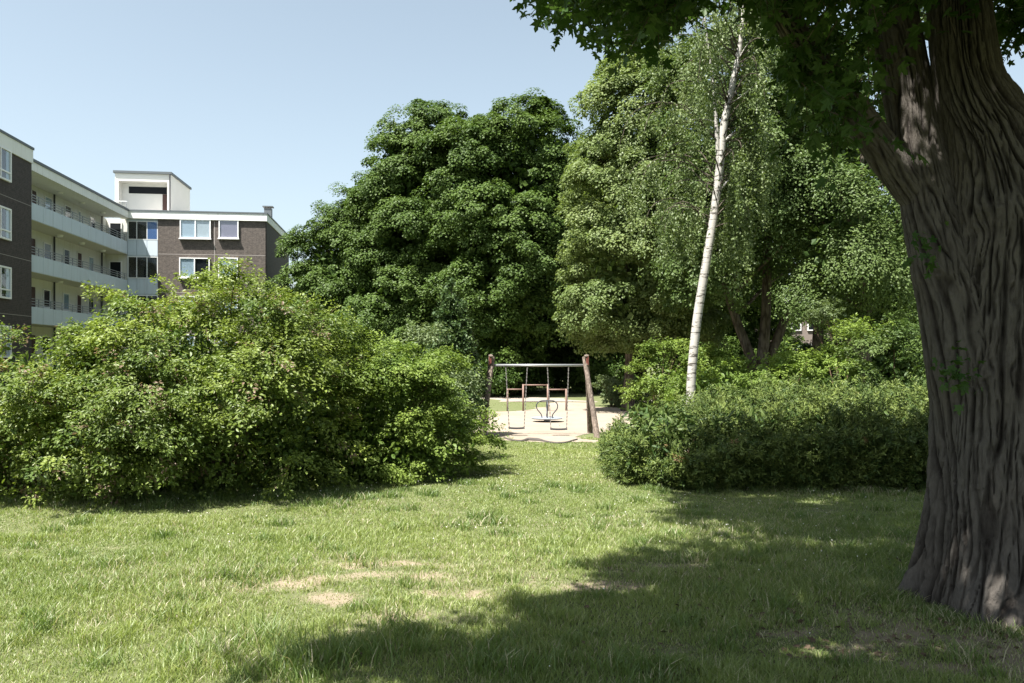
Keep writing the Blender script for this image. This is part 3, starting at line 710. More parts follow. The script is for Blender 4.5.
BY = 31.0; b0 = px2x(507.5, BY); bgz = gz(b0, BY)
bars = empty('climbing_bars', (b0, BY, bgz), 'row of three low brown horizontal bars behind the swing', 'climbing bars')
xsP = [px2x(p, BY) - b0 for p in (507.5, 523.2, 547.8, 566.2)]; zb = [py2z(q, BY) - bgz for q in (389.3, 385.0, 389.5)]
hp = [zb[0], zb[1], zb[1], zb[2]]
for x, h in zip(xsP, hp): MB().tube([(x, 0, -.1), (x, 0, h + .03)], .036, 10).build('post', M['rust'], bars, smooth=True)
for i in range(3): MB().tube([(xsP[i], 0, zb[i]), (xsP[i + 1], 0, zb[i])], .024, 8).build('bar', M['rust'], bars, smooth=True)

pe = [(504, 438.0), (509, 440), (516, 441.2), (522, 441.5), (528, 440.6), (534, 440.8), (541, 441.2), (550, 443.0), (558, 443.7), (566, 443.2), (573, 441), (577, 440)]
pp = []
for px, py in pe:
    Y = 19.0
    for _ in range(6): Y = F * (CZ - gz(px2x(px, Y), Y)) / (py - HY)
    pp.append((px2x(px, Y), Y, gz(px2x(px, Y), Y) + .015))
ed = MB().tube(smooth_path(pp, 60), np.interp(np.linspace(0, 1, 60), [0, .28, .36, .5, .58, 1], [.022, .03, .06, .06, .03, .022]), 8).build('edging', M['edging'], None, smooth=True)
tag(ed, 'dark curved rubber edging half sunk between the sand and the lawn', 'edging')

# ------------------------------------------------------------------ trees behind
def tb(px, Y): return (px2x(px, Y), Y)
t1 = make_tree('tall dark green maple with a broad rounded crown behind the swing', tb(508, 44), [(0, 0, 8.6, 3.7, 3.8, 6.6), (.9, -.5, 12.4, 2.6, 2.6, 3.6), (-1.9, .2, 11.6, 2.5, 2.5, 3.9), (-1.4, -.8, 6, 2.8, 3.0, 3.4), (1.6, -.6, 6.5, 2.3, 2.8, 3.6)], 13, .34, 'maple_dark', 11, 1050, .85, 115, .20, zmin=2.4, fill=9000)
t2 = make_tree('tallest dark maple with a pointed top, left of the swing', tb(418, 46.5), [(0, 0, 8.4, 3.4, 3.6, 6.4), (.9, 0, 13.9, 1.9, 2.0, 3.2), (-.6, -.6, 11.8, 2.2, 2.4, 3.2), (-1.0, -.8, 5, 3.2, 3.2, 3.6)], 15, .36, 'maple_dark', 12, 950, .85, 115, .20, zmin=1.6, fill=9000)
t3 = make_tree('shorter dark maple on the sloping left edge of the tree group', tb(353, 48), [(0, 0, 5.6, 3.4, 3.2, 5.5), (.9, 0, 9.0, 2.4, 2.2, 3.1), (-1.7, 0, 4.6, 2.5, 2.4, 4.1)], 9, .26, 'maple_dark', 13, 700, .8, 110, .19, zmin=.8, fill=3500)
t4 = make_tree('small dark tree between the brick wing and the maples', tb(319, 58), [(0, 0, 6, 2.5, 2.5, 4.8), (1.2, 0, 7, 2.2, 2.2, 3.4)], 9, .22, 'maple_dark', 14, 240, .85, 100, .22, zmin=.8, fill=2000)
t5 = make_tree('mid green tree filling the gap right of the tall maple', tb(580, 47), [(0, 0, 8.2, 2.3, 2.6, 6.3), (.8, 0, 5, 2.6, 2.6, 4.0)], 12, .26, 'mid_green', 15, 520, .85, 110, .20, zmin=2.2, fill=2500)
t6 = make_tree('sunlit yellow green maple with a low hanging crown right of the swing', tb(626, 31), [(.3, 0, 7.0, 2.2, 2.9, 4.9), (-.3, -.8, 5.2, 1.7, 2.1, 3.1), (.6, -.6, 10.2, 2.2, 2.2, 3.2), (1.5, -1.0, 4.8, 1.9, 1.9, 2.6)], 11, .2, 'maple_light', 16, 900, .62, 120, .145, zmin=2.35, fill=3500, tint_pow=.8)
# multi stemmed tree behind the birch
mp_ = [([(0, 0, -.2), (0, 0, 1.2), (-.25, 0, 2.2), (-.75, .1, 3.6), (-1.2, .2, 5.5), (-1.5, .3, 9)], [.36, .27, .17, .14, .11, .04]), ([(.02, 0, .6), (.10, 0, 1.6), (.25, -.1, 3.2), (.35, 0, 6), (.4, .2, 10)], [.28, .2, .17, .13, .04]), ([(0, .05, .5), (.3, .1, 1.7), (.9, .2, 3.1), (1.6, .2, 5), (2.1, .2, 8)], [.25, .17, .15, .11, .04])]
t9 = make_tree('spreading dark tree with several trunks behind the white birch', tb(757, 27), [(0, 0, 9, 3.6, 3.2, 5.0), (-1.5, -1.0, 6.0, 2.0, 2.0, 2.2), (1.6, -.6, 7.2, 2.2, 2.2, 2.4), (-.4, -1.4, 8.6, 2.6, 2.2, 3.0)], 10, .3, 'mid_green', 19, 620, .6, 115, .135, zmin=3.6, fill=3500, paths=mp_, limbs=10)
t10 = make_tree('pale fine leaved tree hanging low behind the big trunk', tb(862, 24), [(0, 0, 7.4, 2.5, 2.4, 5.2), (-.9, -.5, 5.6, 1.5, 1.5, 2.2), (1.2, -.5, 5.4, 1.4, 1.5, 2.2)], 10, .18, 'mid_green', 20, 460, .5, 110, .105, zmin=3.3, fill=3000, flat=1.2, droop=.8)
t11 = make_tree('dark green tree standing in the shade behind the hedge', tb(820, 36), [(0, 0, 8, 3.8, 3.2, 5.6), (2.6, 0, 6.2, 2.4, 2.2, 3.6)], 12, .3, 'maple_dark', 21, 420, .8, 100, .18, zmin=3.6, fill=3500)
far = [(455, 56, .9, 'dark tree in the second row just left of the swing'), (545, 57, 1.0, 'dark tree in the second row straight behind the swing'), (640, 52, 1.05, 'dark tree in the second row behind the sunlit maple'), (385, 58, .85, 'dark tree in the second row behind the tallest maple'),
       (705, 46, 1.05, 'dark tree in the second row behind the birch'), (900, 44, .78, 'dark tree in the second row left of the big trunk'), (945, 33, .62, 'lower dark tree hidden behind the big trunk'), (1060, 38, .52, 'small dark tree right of the big trunk'),
       (500, 70, .9, 'dark tree in the last row left of centre'), (600, 72, 1.0, 'dark tree in the last row right of centre')]
for i, (px, Y, s, lab) in enumerate(far):
    x, y = tb(px, Y); copy_tree((t1, t3, t2)[i % 3] if s > .8 else t3, (x, y, gz(x, y)), 1.3 + i * 2.1, (s, s, s * (.95 + .1 * (i % 2))), lab, 'trees in the second row')

# birch
BYR = 17.0
bp = [(690, 452), (690.5, 405), (692, 370), (697, 320), (705, 270), (714, 215), (720, 165), (724, 125), (732, 88), (740, 45), (743, 10), (741, -40), (745, -90)]
bw = [17, 14, 13.2, 13, 12.6, 12.4, 12, 11, 9.6, 7, 5, 4, 2]
bx, by = px2x(690, BYR), BYR; bg_ = gz(bx, by)
birch = empty('birch_tree', (bx, by, bg_), 'slender white birch with a leaning black flecked trunk and drooping foliage', 'tree')
pts = [np.array(at(a, b, BYR + .004 * i)) - np.array([bx, by, bg_]) for i, (a, b) in enumerate(bp)]; pts[0][2] = -.15
mb = MB(); mb.tube(smooth_path(pts, 60), np.interp(np.linspace(0, 1, 60), np.linspace(0, 1, len(bw)), [w * .34 / F * BYR for w in bw]), 14)
def bl(a): return np.array(at(a[0], a[1], a[2] if len(a) > 2 else BYR)) - np.array([bx, by, bg_])
for path, r0, r1 in ([[(722, 143), (735, 133), (747, 127.5), (757, 129), (772, 136)], .042, .012], [[(719, 175), (716, 120), (712, 75), (706, 30), (700, -20)], .05, .012], [[(716, 122), (700, 119), (684, 122)], .02, .006],
                     [[(720, 190), (730, 178), (737, 170)], .03, .012], [[(738, 60), (752, 38), (770, 20)], .02, .006], [[(728, 105), (742, 96, 16.6), (760, 80, 16.3)], .02, .006],
                     [[(742, 15), (780, -20, 16.5), (820, 10, 16.2)], .02, .006]):
    mb.tube(smooth_path([bl(a) for a in path], 14), np.linspace(r0, r1, 14), 7)
mb.build('trunk', M['birch_bark'], birch, smooth=True)
rng = np.random.default_rng(31); pts_z = [p[2] for p in pts]
mb = MB(); per = 58; PP, TT = [], []
for i in range(118):                                       # drooping branchlets with hanging strands
    zz = rng.uniform(4.6, 11.2); j = np.interp(zz, pts_z, np.arange(len(pts_z))); o_ = np.array([np.interp(j, np.arange(len(pts)), np.array(pts)[:, q]) for q in range(3)])
    a_ = rng.random() * 2 * np.pi; dx, dy = math.cos(a_), math.sin(a_) * .9
    L_ = rng.uniform(.7, 2.1) * (1.15 if dx < 0 else .6) * np.interp(zz, [4.6, 6, 11.2], [.75, 1.0, .8]); rise = rng.uniform(.1, .5) * L_
    br_ = smooth_path([o_, o_ + [dx * L_ * .45, dy * L_ * .45, rise], o_ + [dx * L_ * .85, dy * L_ * .85, rise * .8], o_ + [dx * L_, dy * L_, rise * .1 - .2]], 12)
    mb.tube(br_, np.linspace(.016, .004, 12), 5); tone = rng.random()
    for q in range(rng.integers(6, 11)):
        st = br_[rng.integers(3, 12)]; ln_ = rng.uniform(.35, 1.5); f = rng.random(per)
        p_ = np.repeat(st[None], per, 0); p_[:, 2] -= f * ln_; p_[:, :2] += (rng.normal(size=2) * .10)[None] * f[:, None] ** .7
        PP.append(p_ + rng.normal(size=(per, 3)) * [.05, .05, .03]); TT.append(np.clip(.5 * tone + .5 * rng.random(per), 0, 1))
mb.build('branchlets', M['bark_far'], birch, smooth=True)
P = np.concatenate(PP); TT = np.concatenate(TT)
W = P + [bx, by, bg_]; wx, wy = CX + F * W[:, 0] / W[:, 1], HY - F * (W[:, 2] - CZ) / W[:, 1]
txp = np.interp(wy, [b for _, b in bp][::-1], [a for a, _ in bp][::-1])
ok = ~((W[:, 1] < BYR + .2) & (np.abs(wx - txp) < 11) & (wy > 35)) | (rng.random(len(W)) < .06); P = P[ok]
Nn = unit(rng.normal(size=P.shape) + [-.3, -.7, .35]); X = unit(rng.normal(size=P.shape) * .6 - [0, 0, 1])
t = TT[ok]
leaf_object('crown', P, Nn, X, .062 * rng.uniform(.7, 1.3, len(P)), T_DIAMOND, M['birch'], birch, t)

# ------------------------------------------------------------------ big maple in front, right
TX, TY = 3.60, 5.92; tg = gz(TX, TY)
big = empty('maple_tree', (TX, TY, tg), 'huge old maple in the foreground with a deeply furrowed forked trunk and overhanging crown', 'tree')
RID = []
KN = []
def bigtube(pts, rad, n, m, seed, flute=0.0, ridge=.018):
    p = smooth_path(pts, m); rr = np.interp(np.linspace(0, 1, m), np.linspace(0, 1, len(rad)), rad)
    T = unit(np.gradient(p, axis=0)); A = unit(np.cross(T, np.array([0, 1.0, .05]))); B = np.cross(T, A)
    a = np.linspace(0, 2 * np.pi, n, endpoint=False); s = np.concatenate([[0], np.cumsum(np.linalg.norm(np.diff(p, axis=0), axis=1))])
    Ag, Sg = np.meshgrid(a, s)
    warp = .35 * (vnoise(Ag / (2 * np.pi) * 6, Sg * 1.2, seed, 6) - .5)
    cells = max(10, int(rr.mean() * 2 * np.pi / .075)); u = (Ag / (2 * np.pi) + warp * .07) % 1.0
    st = lambda q: np.clip(q, 0, 1) ** 2 * (3 - 2 * np.clip(q, 0, 1))
    def furrows(c, k, fs, sd):                            # near vertical furrows that wander, join and break
        c = int(c); w = 2.4 * (vnoise(u * max(3, c // 3), Sg * fs + 3.1, sd, max(3, c // 3)) - .5) + .9 * (vnoise(u * c, Sg * fs * 3, sd + 1, c) - .5)
        f = np.abs(((u * c + w) % 1.0) - .5) * 2; wd = .25 + .55 * vnoise(u * c, Sg * fs * 2.2, sd + 2, c)
        gap = st((vnoise(u * c * 2, Sg * fs * 3.2, sd + 3, c * 2) - .22) * 4)
        return 1 - (1 - st(f / wd)) * gap * k
    fa = furrows(cells, 1.0, 1.1, seed + 1); fb = furrows(cells * 2.3, .75, 2.4, seed + 11); fc = furrows(cells * 4, .5, 5.5, seed + 21)
    n2 = vnoise(u * cells * 2, Sg * 8, seed + 2, cells * 2); n6 = vnoise(u * cells * 4, Sg * 22, seed + 7, cells * 4)
    brk = 1 - .5 * (1 - st(np.abs(vnoise(u * cells * 1, Sg * 6.5, seed + 31, cells) - .5) / .06))
    rid = np.minimum(fa, .25 + .75 * fb); h = ridge * (1.5 * rid + .35 * fc + .25 * brk + .35 * n6 - 1.5)
    RID.append(np.clip(.62 * rid * (.7 + .3 * fc) * (.75 + .25 * brk) + .25 * n2 + .2 * (n6 - .5), 0, 1.1).ravel())
    lump = .045 * (vnoise(Ag / (2 * np.pi) * 5, Sg * 1.6, seed + 3, 5) - .5)
    fl = 0
    if flute:
        hgt = np.clip(Sg - .22, 0, None); dec = np.exp(-hgt / .36); dec2 = np.exp(-hgt / 1.7)
        ph = Ag + .4 * np.sin(Ag * 2 + .7)
        fl = dec * (.13 + .32 * np.maximum(0, np.cos(ph * 5 + .4)) ** 1.5) + dec2 * .12 * np.cos(ph * 5 + .4 + .3 * hgt)
    rad_ = rr[:, None] * (1 + fl) + h + lump * rr[:, None] * 2
    V = p[:, None] + rad_[..., None] * (np.cos(Ag)[..., None] * A[:, None] + np.sin(Ag)[..., None] * B[:, None])
    for kc, a1, r1 in KN:                                 # branch scars: a swollen collar round a hollow
        dk = np.linalg.norm((V - kc) * [1, .6, 1.15], axis=-1); out = unit(V - p[:, None])
        V = V + out * (a1 * np.exp(-(dk / r1) ** 2) - 1.15 * a1 * np.exp(-(dk / (.45 * r1)) ** 2) + .25 * a1 * np.cos(dk / r1 * 9) * np.exp(-(dk / (1.2 * r1)) ** 2))[..., None]
    i = np.arange(m - 1)[:, None] * n; j = np.arange(n)[None]; k = (j + 1) % n
    return V.reshape(-1, 3), np.stack([i + j, i + k, i + n + k, i + n + j], -1).reshape(-1, 4)
def tl(px, py, Y): return np.array(at(px, py, Y)) - np.array([TX, TY, tg])
KN += [(tl(988, 196, TY - .50), .06, .11), (tl(941, 226, TY - .42), .05, .09)]
stems = [
    ([np.array([0, 0, -.25]), np.array([0, 0, .25]), np.array([.01, 0, .8]), tl(1003, 300, TY), tl(1004, 215, TY), tl(990, 140, TY), tl(968, 80, TY), tl(958, 0, TY), tl(950, -90, TY), tl(950, -250, TY)], [.46, .44, .425, .445, .455, .32, .215, .19, .18, .15], 420, 640, 51, 1.0, .026),
    ([tl(990, 520, TY + .12), tl(966, 340, TY - .04), tl(946, 265, TY), tl(928, 190, TY + .12), tl(913, 120, TY + .22), tl(900, 50, TY + .28), tl(888, -20, TY + .3), tl(870, -120, TY + .1), tl(862, -260, TY + .2)], [.30, .28, .23, .19, .172, .165, .155, .14, .1], 230, 480, 61, 0, .015),
    ([tl(925, 205, TY + .1), tl(893, 165, TY + .1), tl(862, 122, TY + .1), tl(833, 85, TY + .05), tl(803, 46, TY), tl(782, 12, TY - .05), tl(755, -40, TY - .2), tl(700, -110, TY - .5)], [.13, .125, .115, .10, .09, .085, .07, .04], 110, 260, 71, 0, .010),
    ([tl(1015, 260, TY + .22), tl(1046, 175, TY + .3), tl(1088, 110, TY + .3), tl(1130, 30, TY + .2), tl(1170, -100, TY + .2)], [.40, .29, .24, .21, .15], 170, 260, 81, 0, .016),
    ([tl(870, -120, TY + .1), tl(800, -260, TY - .8), tl(650, -420, TY - 1.8), tl(480, -520, TY - 2.4)], [.1, .09, .06, .03], 30, 40, 82, 0, .006),
    ([tl(948, -90, TY), tl(860, -330, TY - 1.4), tl(700, -700, TY - 2.8)], [.15, .1, .04], 30, 40, 83, 0, .006),
    ([tl(950, -250, TY), tl(1000, -420, TY + 1.2), tl(1000, -480, TY + 3)], [.13, .1, .04], 30, 40, 84, 0, .006),
]
Vs, Fs, off = [], [], 0
for a in stems:
    V, Fq = bigtube(*a); Vs.append(V); Fs.append(Fq + off); off += len(V)
mesh_np('trunk', np.concatenate(Vs), [np.concatenate(Fs)], M['ridge_bark'], big, smooth=False, attrs={'ridge': np.concatenate(RID)})
# crown made of leafy twigs
rng = np.random.default_rng(77)
E = [(2.6, 4.4, 7.3, 6.2, 5.6, 3.4), (3.6, 6.4, 6.6, 5.0, 4.0, 3.2), (0.4, 4.6, 6.4, 3.6, 3.4, 2.4), (6.5, 5.5, 6.8, 4.0, 4.0, 3.2), (-2.2, 1.6, 7.0, 4.0, 4.2, 2.6), (4.6, 8.4, 6.9, 4.6, 2.8, 2.3)]
n = 27000; k = rng.choice(6, n, p=[.28, .15, .10, .12, .15, .20]); d = sphere_dirs(rng, n); En = np.array(E)
C = En[k, :3] + d * En[k, 3:] * (rng.random(n) ** .38)[:, None]
low = []                                                   # low hanging boughs in front
for px, py, Y, s, q in ((585, 15, 6.3, .34, 44), (640, 22, 6.2, .36, 60), (690, 10, 6.0, .34, 50), (548, 12, 6.5, .22, 18), (600, 40, 6.4, .18, 16), (760, 30, 5.8, .40, 70), (820, 60, 5.7, .38, 80), (850, 110, 5.7, .30, 50), (815, 130, 5.6, .30, 48), (795, 70, 5.6, .3, 44), (840, 180, 5.8, .25, 26), (870, 60, 5.5, .3, 44),
                        (905, 40, 5.4, .22, 24), (1010, 30, 6.8, .35, 22), (1015, 80, 6.9, .25, 10)):
    low.append(np.array(at(px, py, Y)) + rng.normal(size=(q, 3)) * s * np.array([1, 1.2, .8]))
C = np.concatenate([C, np.concatenate(low)])
zrel = C[:, 2] - ground(C[:, 0], C[:, 1])
kx, ky = -SUN.x / SUN.z, -SUN.y / SUN.z
sx_, sy_ = C[:, 0] + kx * (zrel + .2), C[:, 1] + ky * (zrel + .2)
edge = np.interp(sy_, [-20, 2.5, 4.3, 5.3, 5.9, 6.6, 7.4, 8.2, 9.0, 9.7, 10.5, 12], [-4.3, -2.6, -1.35, -.9, -.2, .6, 1.05, 1.35, 1.45, 1.75, 1.9, 2.1])
wob = 1.5 * (fbm(sy_ * 1.3, sx_ * .25, 13, 4) - .42)
keep = (sx_ > edge + wob + .18) & (sy_ < 11.75 + .6 * vnoise(sx_ * 1.3, sx_ * 0, 14))
pxs = CX + F * C[:, 0] / np.maximum(C[:, 1], .3); pys = HY - F * (C[:, 2] - CZ) / np.maximum(C[:, 1], .3)
lim = np.interp(pxs - 14, [400, 505, 515, 560, 600, 625, 650, 690, 715, 745, 770, 790, 830, 870, 895, 920, 985, 1024, 1200], [-60, -40, 22, 42, 58, 68, 50, 26, 8, 14, 60, 130, 190, 200, 120, 40, 60, 85, 100])
front = C[:, 1] > 1.0
keep &= ~front | (pys < lim - 26)
keep &= ~(front & (pxs > 918) & (pxs < 1000) & (pys > -20) & (C[:, 1] < TY + .1))
gap = front & (pxs > 985) & (pxs < 1060) & (pys > -20); keep &= ~gap | (rng.random(len(C)) < .25)
keep &= ~(front & (pxs > 845) & (pxs < 985) & (pys > 25) & (rng.random(len(C)) < .7))
vis = front & (pys > -25) & (pxs > 690) & (pxs < 985); keep &= ~vis | (rng.random(len(C)) < np.interp(pys, [-25, 20, 60, 200], [.48, .38, .34, .34]))
keep &= ~(front & (C[:, 1] < 5.0) & (pys > -30) & (pxs > -40) & (pxs < 1064))
for q in ((878, 95, TY - .15), (985, 590, 5.45), (1012, 622, 5.3), (965, 400, 5.4), (955, 470, 5.35), (940, 640, 5.0), (880, 585, 6.2), (860, 640, 4.9), (690, 530, 8.3), (810, 590, 6.0), (820, 480, 11.2), (800, 640, 4.8)):
    p_ = np.array(at(*q)); p_[0] += 0.0; v_ = C - p_; tt = v_ @ np.array(SUN); dl = np.linalg.norm(v_ - tt[:, None] * np.array(SUN), axis=1)
    keep &= dl > (.20 if q[2] < TY + .5 and q[1] < 500 else .24)
keep &= (zrel > 2.2)
keep &= ~((np.hypot(C[:, 0], C[:, 1]) < 2.0) & (C[:, 2] < 4))
# let flecks of light through
hole = fbm(sx_ * 1.15, sy_ * 1.15, 21, 2); keep &= (hole < np.where(np.hypot(sx_ - TX, sy_ - TY) < 1.5, .80, .60)) | (rng.random(len(C)) < .12)
C = C[keep]; ns = len(C)
per = 17
dirn = unit(rng.normal(size=(ns, 3)) * [1, 1, .35] + .6 * unit((C - [TX, TY, 6.0])) - [0, 0, .25]); Ln = rng.uniform(.35, .75, ns)
f = (np.arange(per)[None] + .5) / per; base = C - dirn * Ln[:, None] * .5
tw_ = base[:, None] + dirn[:, None] * (Ln[:, None] * f)[..., None]; tw_[..., 2] -= .12 * Ln[:, None] * f ** 2
side = unit(np.cross(dirn, [0, 0, 1.0])); sg_ = np.where(np.arange(per) % 2 == 0, 1.0, -1.0)[None, :, None]
X = unit(dirn[:, None] * .5 + side[:, None] * sg_ * .8 + np.array([0, 0, -.75]) + .45 * rng.normal(size=(ns, per, 3)))
P = tw_ + X * .05
Nn = unit(np.array([0, 0, .8]) + .55 * rng.normal(size=(ns, per, 3)) + .35 * dirn[:, None])
org = np.array([TX, TY, tg]); P = P.reshape(-1, 3) - org
t = np.clip(.5 * np.repeat(rng.random(ns), per) + .5 * rng.random(len(P)), 0, 1)
leaf_object('crown', P, Nn.reshape(-1, 3), X.reshape(-1, 3), 0.088 * rng.uniform(.65, 1.3, len(P)), T_MAPLE, M['big_maple'], big, t)
# twigs carrying the leaves
tv = np.stack([base, (base + C) / 2 + [0, 0, -.01], C + dirn * Ln[:, None] * .5 - [0, 0, .1]], 1) - org
mb = MB(); a3 = np.array([[0, 1, 0], [.87, -.5, 0], [-.87, -.5, 0]]); rr = np.array([.006, .0045, .002])
V = (tv[:, :, None] + rr[None, :, None, None] * a3[None, None]).reshape(-1, 3); o9 = np.arange(ns)[:, None] * 9
Fq = np.concatenate([o9 + np.array([[q * 3 + j, q * 3 + (j + 1) % 3, q * 3 + 3 + (j + 1) % 3, q * 3 + 3 + j]]) for q in range(2) for j in range(3)])
mesh_np('twigs', V, [Fq], M['bark_far'], big)
# leaf tufts sprouting from the trunk
for px, py, Y, s, q in ((958, 372, TY - .50, .07, 60), (922, 255, TY - .3, .07, 26)):
    P = tl(px, py, Y) + rng.normal(size=(q, 3)) * s * [1, .5, 1.2]
    leaf_object('shoot_leaves', P, unit(rng.normal(size=P.shape) + [0, -.6, .8]), unit(rng.normal(size=P.shape) * .6 - [0, .2, .8]), .055 * rng.uniform(.6, 1.3, len(P)), T_MAPLE, M['big_maple'], big, rng.random(len(P)))

# ------------------------------------------------------------------ shrubs and hedge
def make_shrub(label, base, ells, mat, seed, n_spray, spray, per, leaf, templ=T_OVAL, zmin=.05, name='shrub', cat='shrub', rin=.72, up=.9, droop=.25, sticks=12, extra=None, tan=0.0, lump=.16, flat=.28, fill=3000, spread=.45, group=None, bough=.42, shoots=45, lowthin=0.0):
    """leafy layered sprays that reach outwards, over woody stems"""
    rng = np.random.default_rng(seed); x, y = base; g = gz(x, y); root = empty(name, (x, y, g), label, cat, group)
    C, O, bi, nbo = boughs(rng, ells, n_spray // 24, bough, 15, rin=rin, zmin=zmin, lump=lump)
    lo_ = (C[:, 2] > 1.0) | (rng.random(len(C)) > lowthin); C, O, bi = C[lo_], O[lo_], bi[lo_]
    if extra is not None:
        ex = np.array([np.array(at(*e)) - np.array([x, y, g]) for e in extra]); C = np.concatenate([C, ex]); O = np.concatenate([O, np.tile([[-.7, -.2, .45]], (len(ex), 1))])
    up_ = np.where(O[:, 2] > .15)[0]; up_ = rng.choice(up_, min(len(up_), shoots)); S_ = C[up_] + O[up_] * rng.uniform(.05, .24, (len(up_), 1)) + np.array([0, 0, .06])
    C = np.concatenate([C, S_]); O = np.concatenate([O, unit(O[up_] + [0, 0, .5])]); bi = np.concatenate([bi, bi[up_ % len(bi)] if extra is None else np.zeros(0, int)]); n = len(C); hor = unit(O * [1, 1, .35] + rng.normal(size=(n, 3)) * [.35, .35, .12]); lat = unit(np.cross(hor, [0, 0, 1.0]))
    ln = spray * rng.uniform(.6, 1.5, n)
    f = rng.random((n, per)); w = (rng.random((n, per)) - .5) * (1 - .75 * f) * .9
    P = C[:, None] + hor[:, None] * ((f - .45) * ln[:, None])[..., None] + lat[:, None] * (w * ln[:, None])[..., None]
    P[..., 2] += -droop * ln[:, None] * (f ** 2) + rng.normal(size=(n, per)) * flat * .35 * ln[:, None]
    Nn = unit(np.array([0, 0, up]) + .45 * O[:, None] + spread * rng.normal(size=(n, per, 3)))
    X = unit(hor[:, None] * .8 + lat[:, None] * np.sign(w)[..., None] * .7 + rng.normal(size=(n, per, 3)) * .45 - [0, 0, .35])
    bc = rng.random(nbo)[bi]; bc = np.concatenate([bc, np.full(n - len(bc), .9)]); ct = .7 * bc + .3 * rng.random(n); t = np.clip(.72 * ct[:, None] + .28 * rng.random((n, per)), 0, 1)
    if tan: t = np.where((rng.random(n) < tan)[:, None] & (rng.random((n, per)) < .35), 1.2, t)
    P, Nn, X, t = P.reshape(-1, 3), Nn.reshape(-1, 3), X.reshape(-1, 3), t.ravel(); s = leaf * rng.uniform(.6, 1.35, len(P))
    if fill:
        E = np.array(ells, float); vol = E[:, 3] * E[:, 4] * E[:, 5]; k = rng.choice(len(E), fill, p=vol / vol.sum()); d = sphere_dirs(rng, fill)
        Pi = E[k, :3] + d * E[k, 3:] * (.80 * rng.random(fill) ** .35)[:, None]; Pi = Pi[Pi[:, 2] > zmin]
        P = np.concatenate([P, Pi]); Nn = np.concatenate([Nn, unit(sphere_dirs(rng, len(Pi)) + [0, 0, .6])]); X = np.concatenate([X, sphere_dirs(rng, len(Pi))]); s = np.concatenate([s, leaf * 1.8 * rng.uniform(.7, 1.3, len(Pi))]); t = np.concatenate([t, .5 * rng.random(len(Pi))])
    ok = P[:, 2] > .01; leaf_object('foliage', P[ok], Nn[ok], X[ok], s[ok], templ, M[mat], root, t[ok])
    mb = MB(); cen = np.array(ells[0][:3]); idx = rng.choice(n, min(n, sticks), replace=False)
    if extra is not None: idx = np.concatenate([idx, np.arange(n - len(extra), n)])
    for i in idx:
        e = C[i]; b = np.array([cen[0] + (e[0] - cen[0]) * .06, cen[1] + (e[1] - cen[1]) * .06, -.05]); m_ = b + (e - b) * .5 + [0, 0, .18 * np.linalg.norm(e - b)]
        mb.tube(smooth_path([b, m_, e], 9), np.linspace(.022, .004, 9), 5)
    mb.build('stems', M['stem'], root, smooth=True)
    return root

make_shrub('large layered leafy shrub with arching top sprays in front of the apartment building', (px2x(215, 11.75), 11.75),
           [(.1, 0, 1.55, 1.95, 1.9, 1.55), (-.9, -.7, .9, 1.5, 1.5, .9), (.78, -.5, 1.1, 1.4, 1.5, 1.3), (-.1, -.55, .7, 2.3, 1.2, .9), (-.3, -1.0, 1.6, 1.7, 1.0, .70), (.75, -.85, 1.45, 1.2, 1.0, .65), (.05, .2, 2.15, 1.15, 1.1, .72)], 'shrub', 101, 2600, .40, 92, .050, tan=.10, bough=.60, rin=.64, lowthin=.5, shoots=18, fill=9000,
           extra=[(118, 296, 12), (105, 290, 12), (98, 287, 12), (135, 302, 12), (150, 308, 12), (165, 300, 12), (180, 296, 12), (92, 322, 11.8), (110, 318, 11.8), (130, 322, 11.8), (145, 318, 11.8), (166, 280, 12.2), (168, 290, 12.2), (325, 312, 12.5), (340, 320, 12.5), (318, 300, 12.6), (302, 296, 12.6), (210, 288, 12), (225, 293, 12), (240, 294, 12.1), (255, 294, 12), (275, 290, 12), (200, 294, 11.8), (120, 292, 11.9), (128, 299, 11.9), (142, 303, 12), (100, 320, 11.8), (350, 330, 12.4), (336, 308, 12.6)])
make_shrub('low rounded shrub at the left edge with dull pinkish seed heads', (px2x(45, 11.0), 11.0),
           [(0, 0, 1.1, 1.9, 1.6, 1.25), (-1.4, .2, .95, 1.5, 1.6, 1.0), (.5, -.5, .75, 1.6, 1.2, .95), (.7, .1, 1.2, 1.2, 1.2, .85), (-2.6, 0, .8, 1.4, 1.6, .95)], 'shrub', 102, 1900, .34, 84, .047, tan=.22, bough=.5, lowthin=.35, fill=6000)
make_shrub('rounded bright green shrub right of the large one, ending by the swing', (px2x(384, 13.0), 13.0),
           [(0, 0, 1.0, 1.25, 1.4, 1.15), (.85, -.4, .42, .85, 1.0, .62), (-.7, -.4, .9, 1.1, 1.3, 1.1), (.3, .2, 1.55, .75, .8, .65), (-.3, -.9, .45, 1.3, .8, .65)], 'shrub_bright', 103, 1800, .32, 80, .047, bough=.45, lowthin=.3, fill=9000,
           extra=[(470, 405, 14), (478, 412, 14), (484, 408, 14), (492, 413, 14), (462, 400, 14)])
make_shrub('pale feathery shrub rising behind the rounded green shrub', (px2x(404, 15.5), 15.5), [(0, 0, 1.5, .85, .8, 1.0), (.45, 0, 1.2, .7, .7, .9), (-.4, 0, 1.2, .8, .7, .9)], 'shrub_grey', 104, 420, .40, 44, .06, fill=1200, up=.6)
make_shrub('grey leaved sapling poking up at the far left below the brick block', (px2x(8, 12.4), 12.4), [(0, 0, 1.5, .32, .3, .75), (.25, 0, 1.3, .25, .25, .6), (-.3, 0, 1.3, .35, .3, .7)], 'shrub_grey', 105, 90, .20, 40, .045, fill=200, name='sapling', cat='sapling')
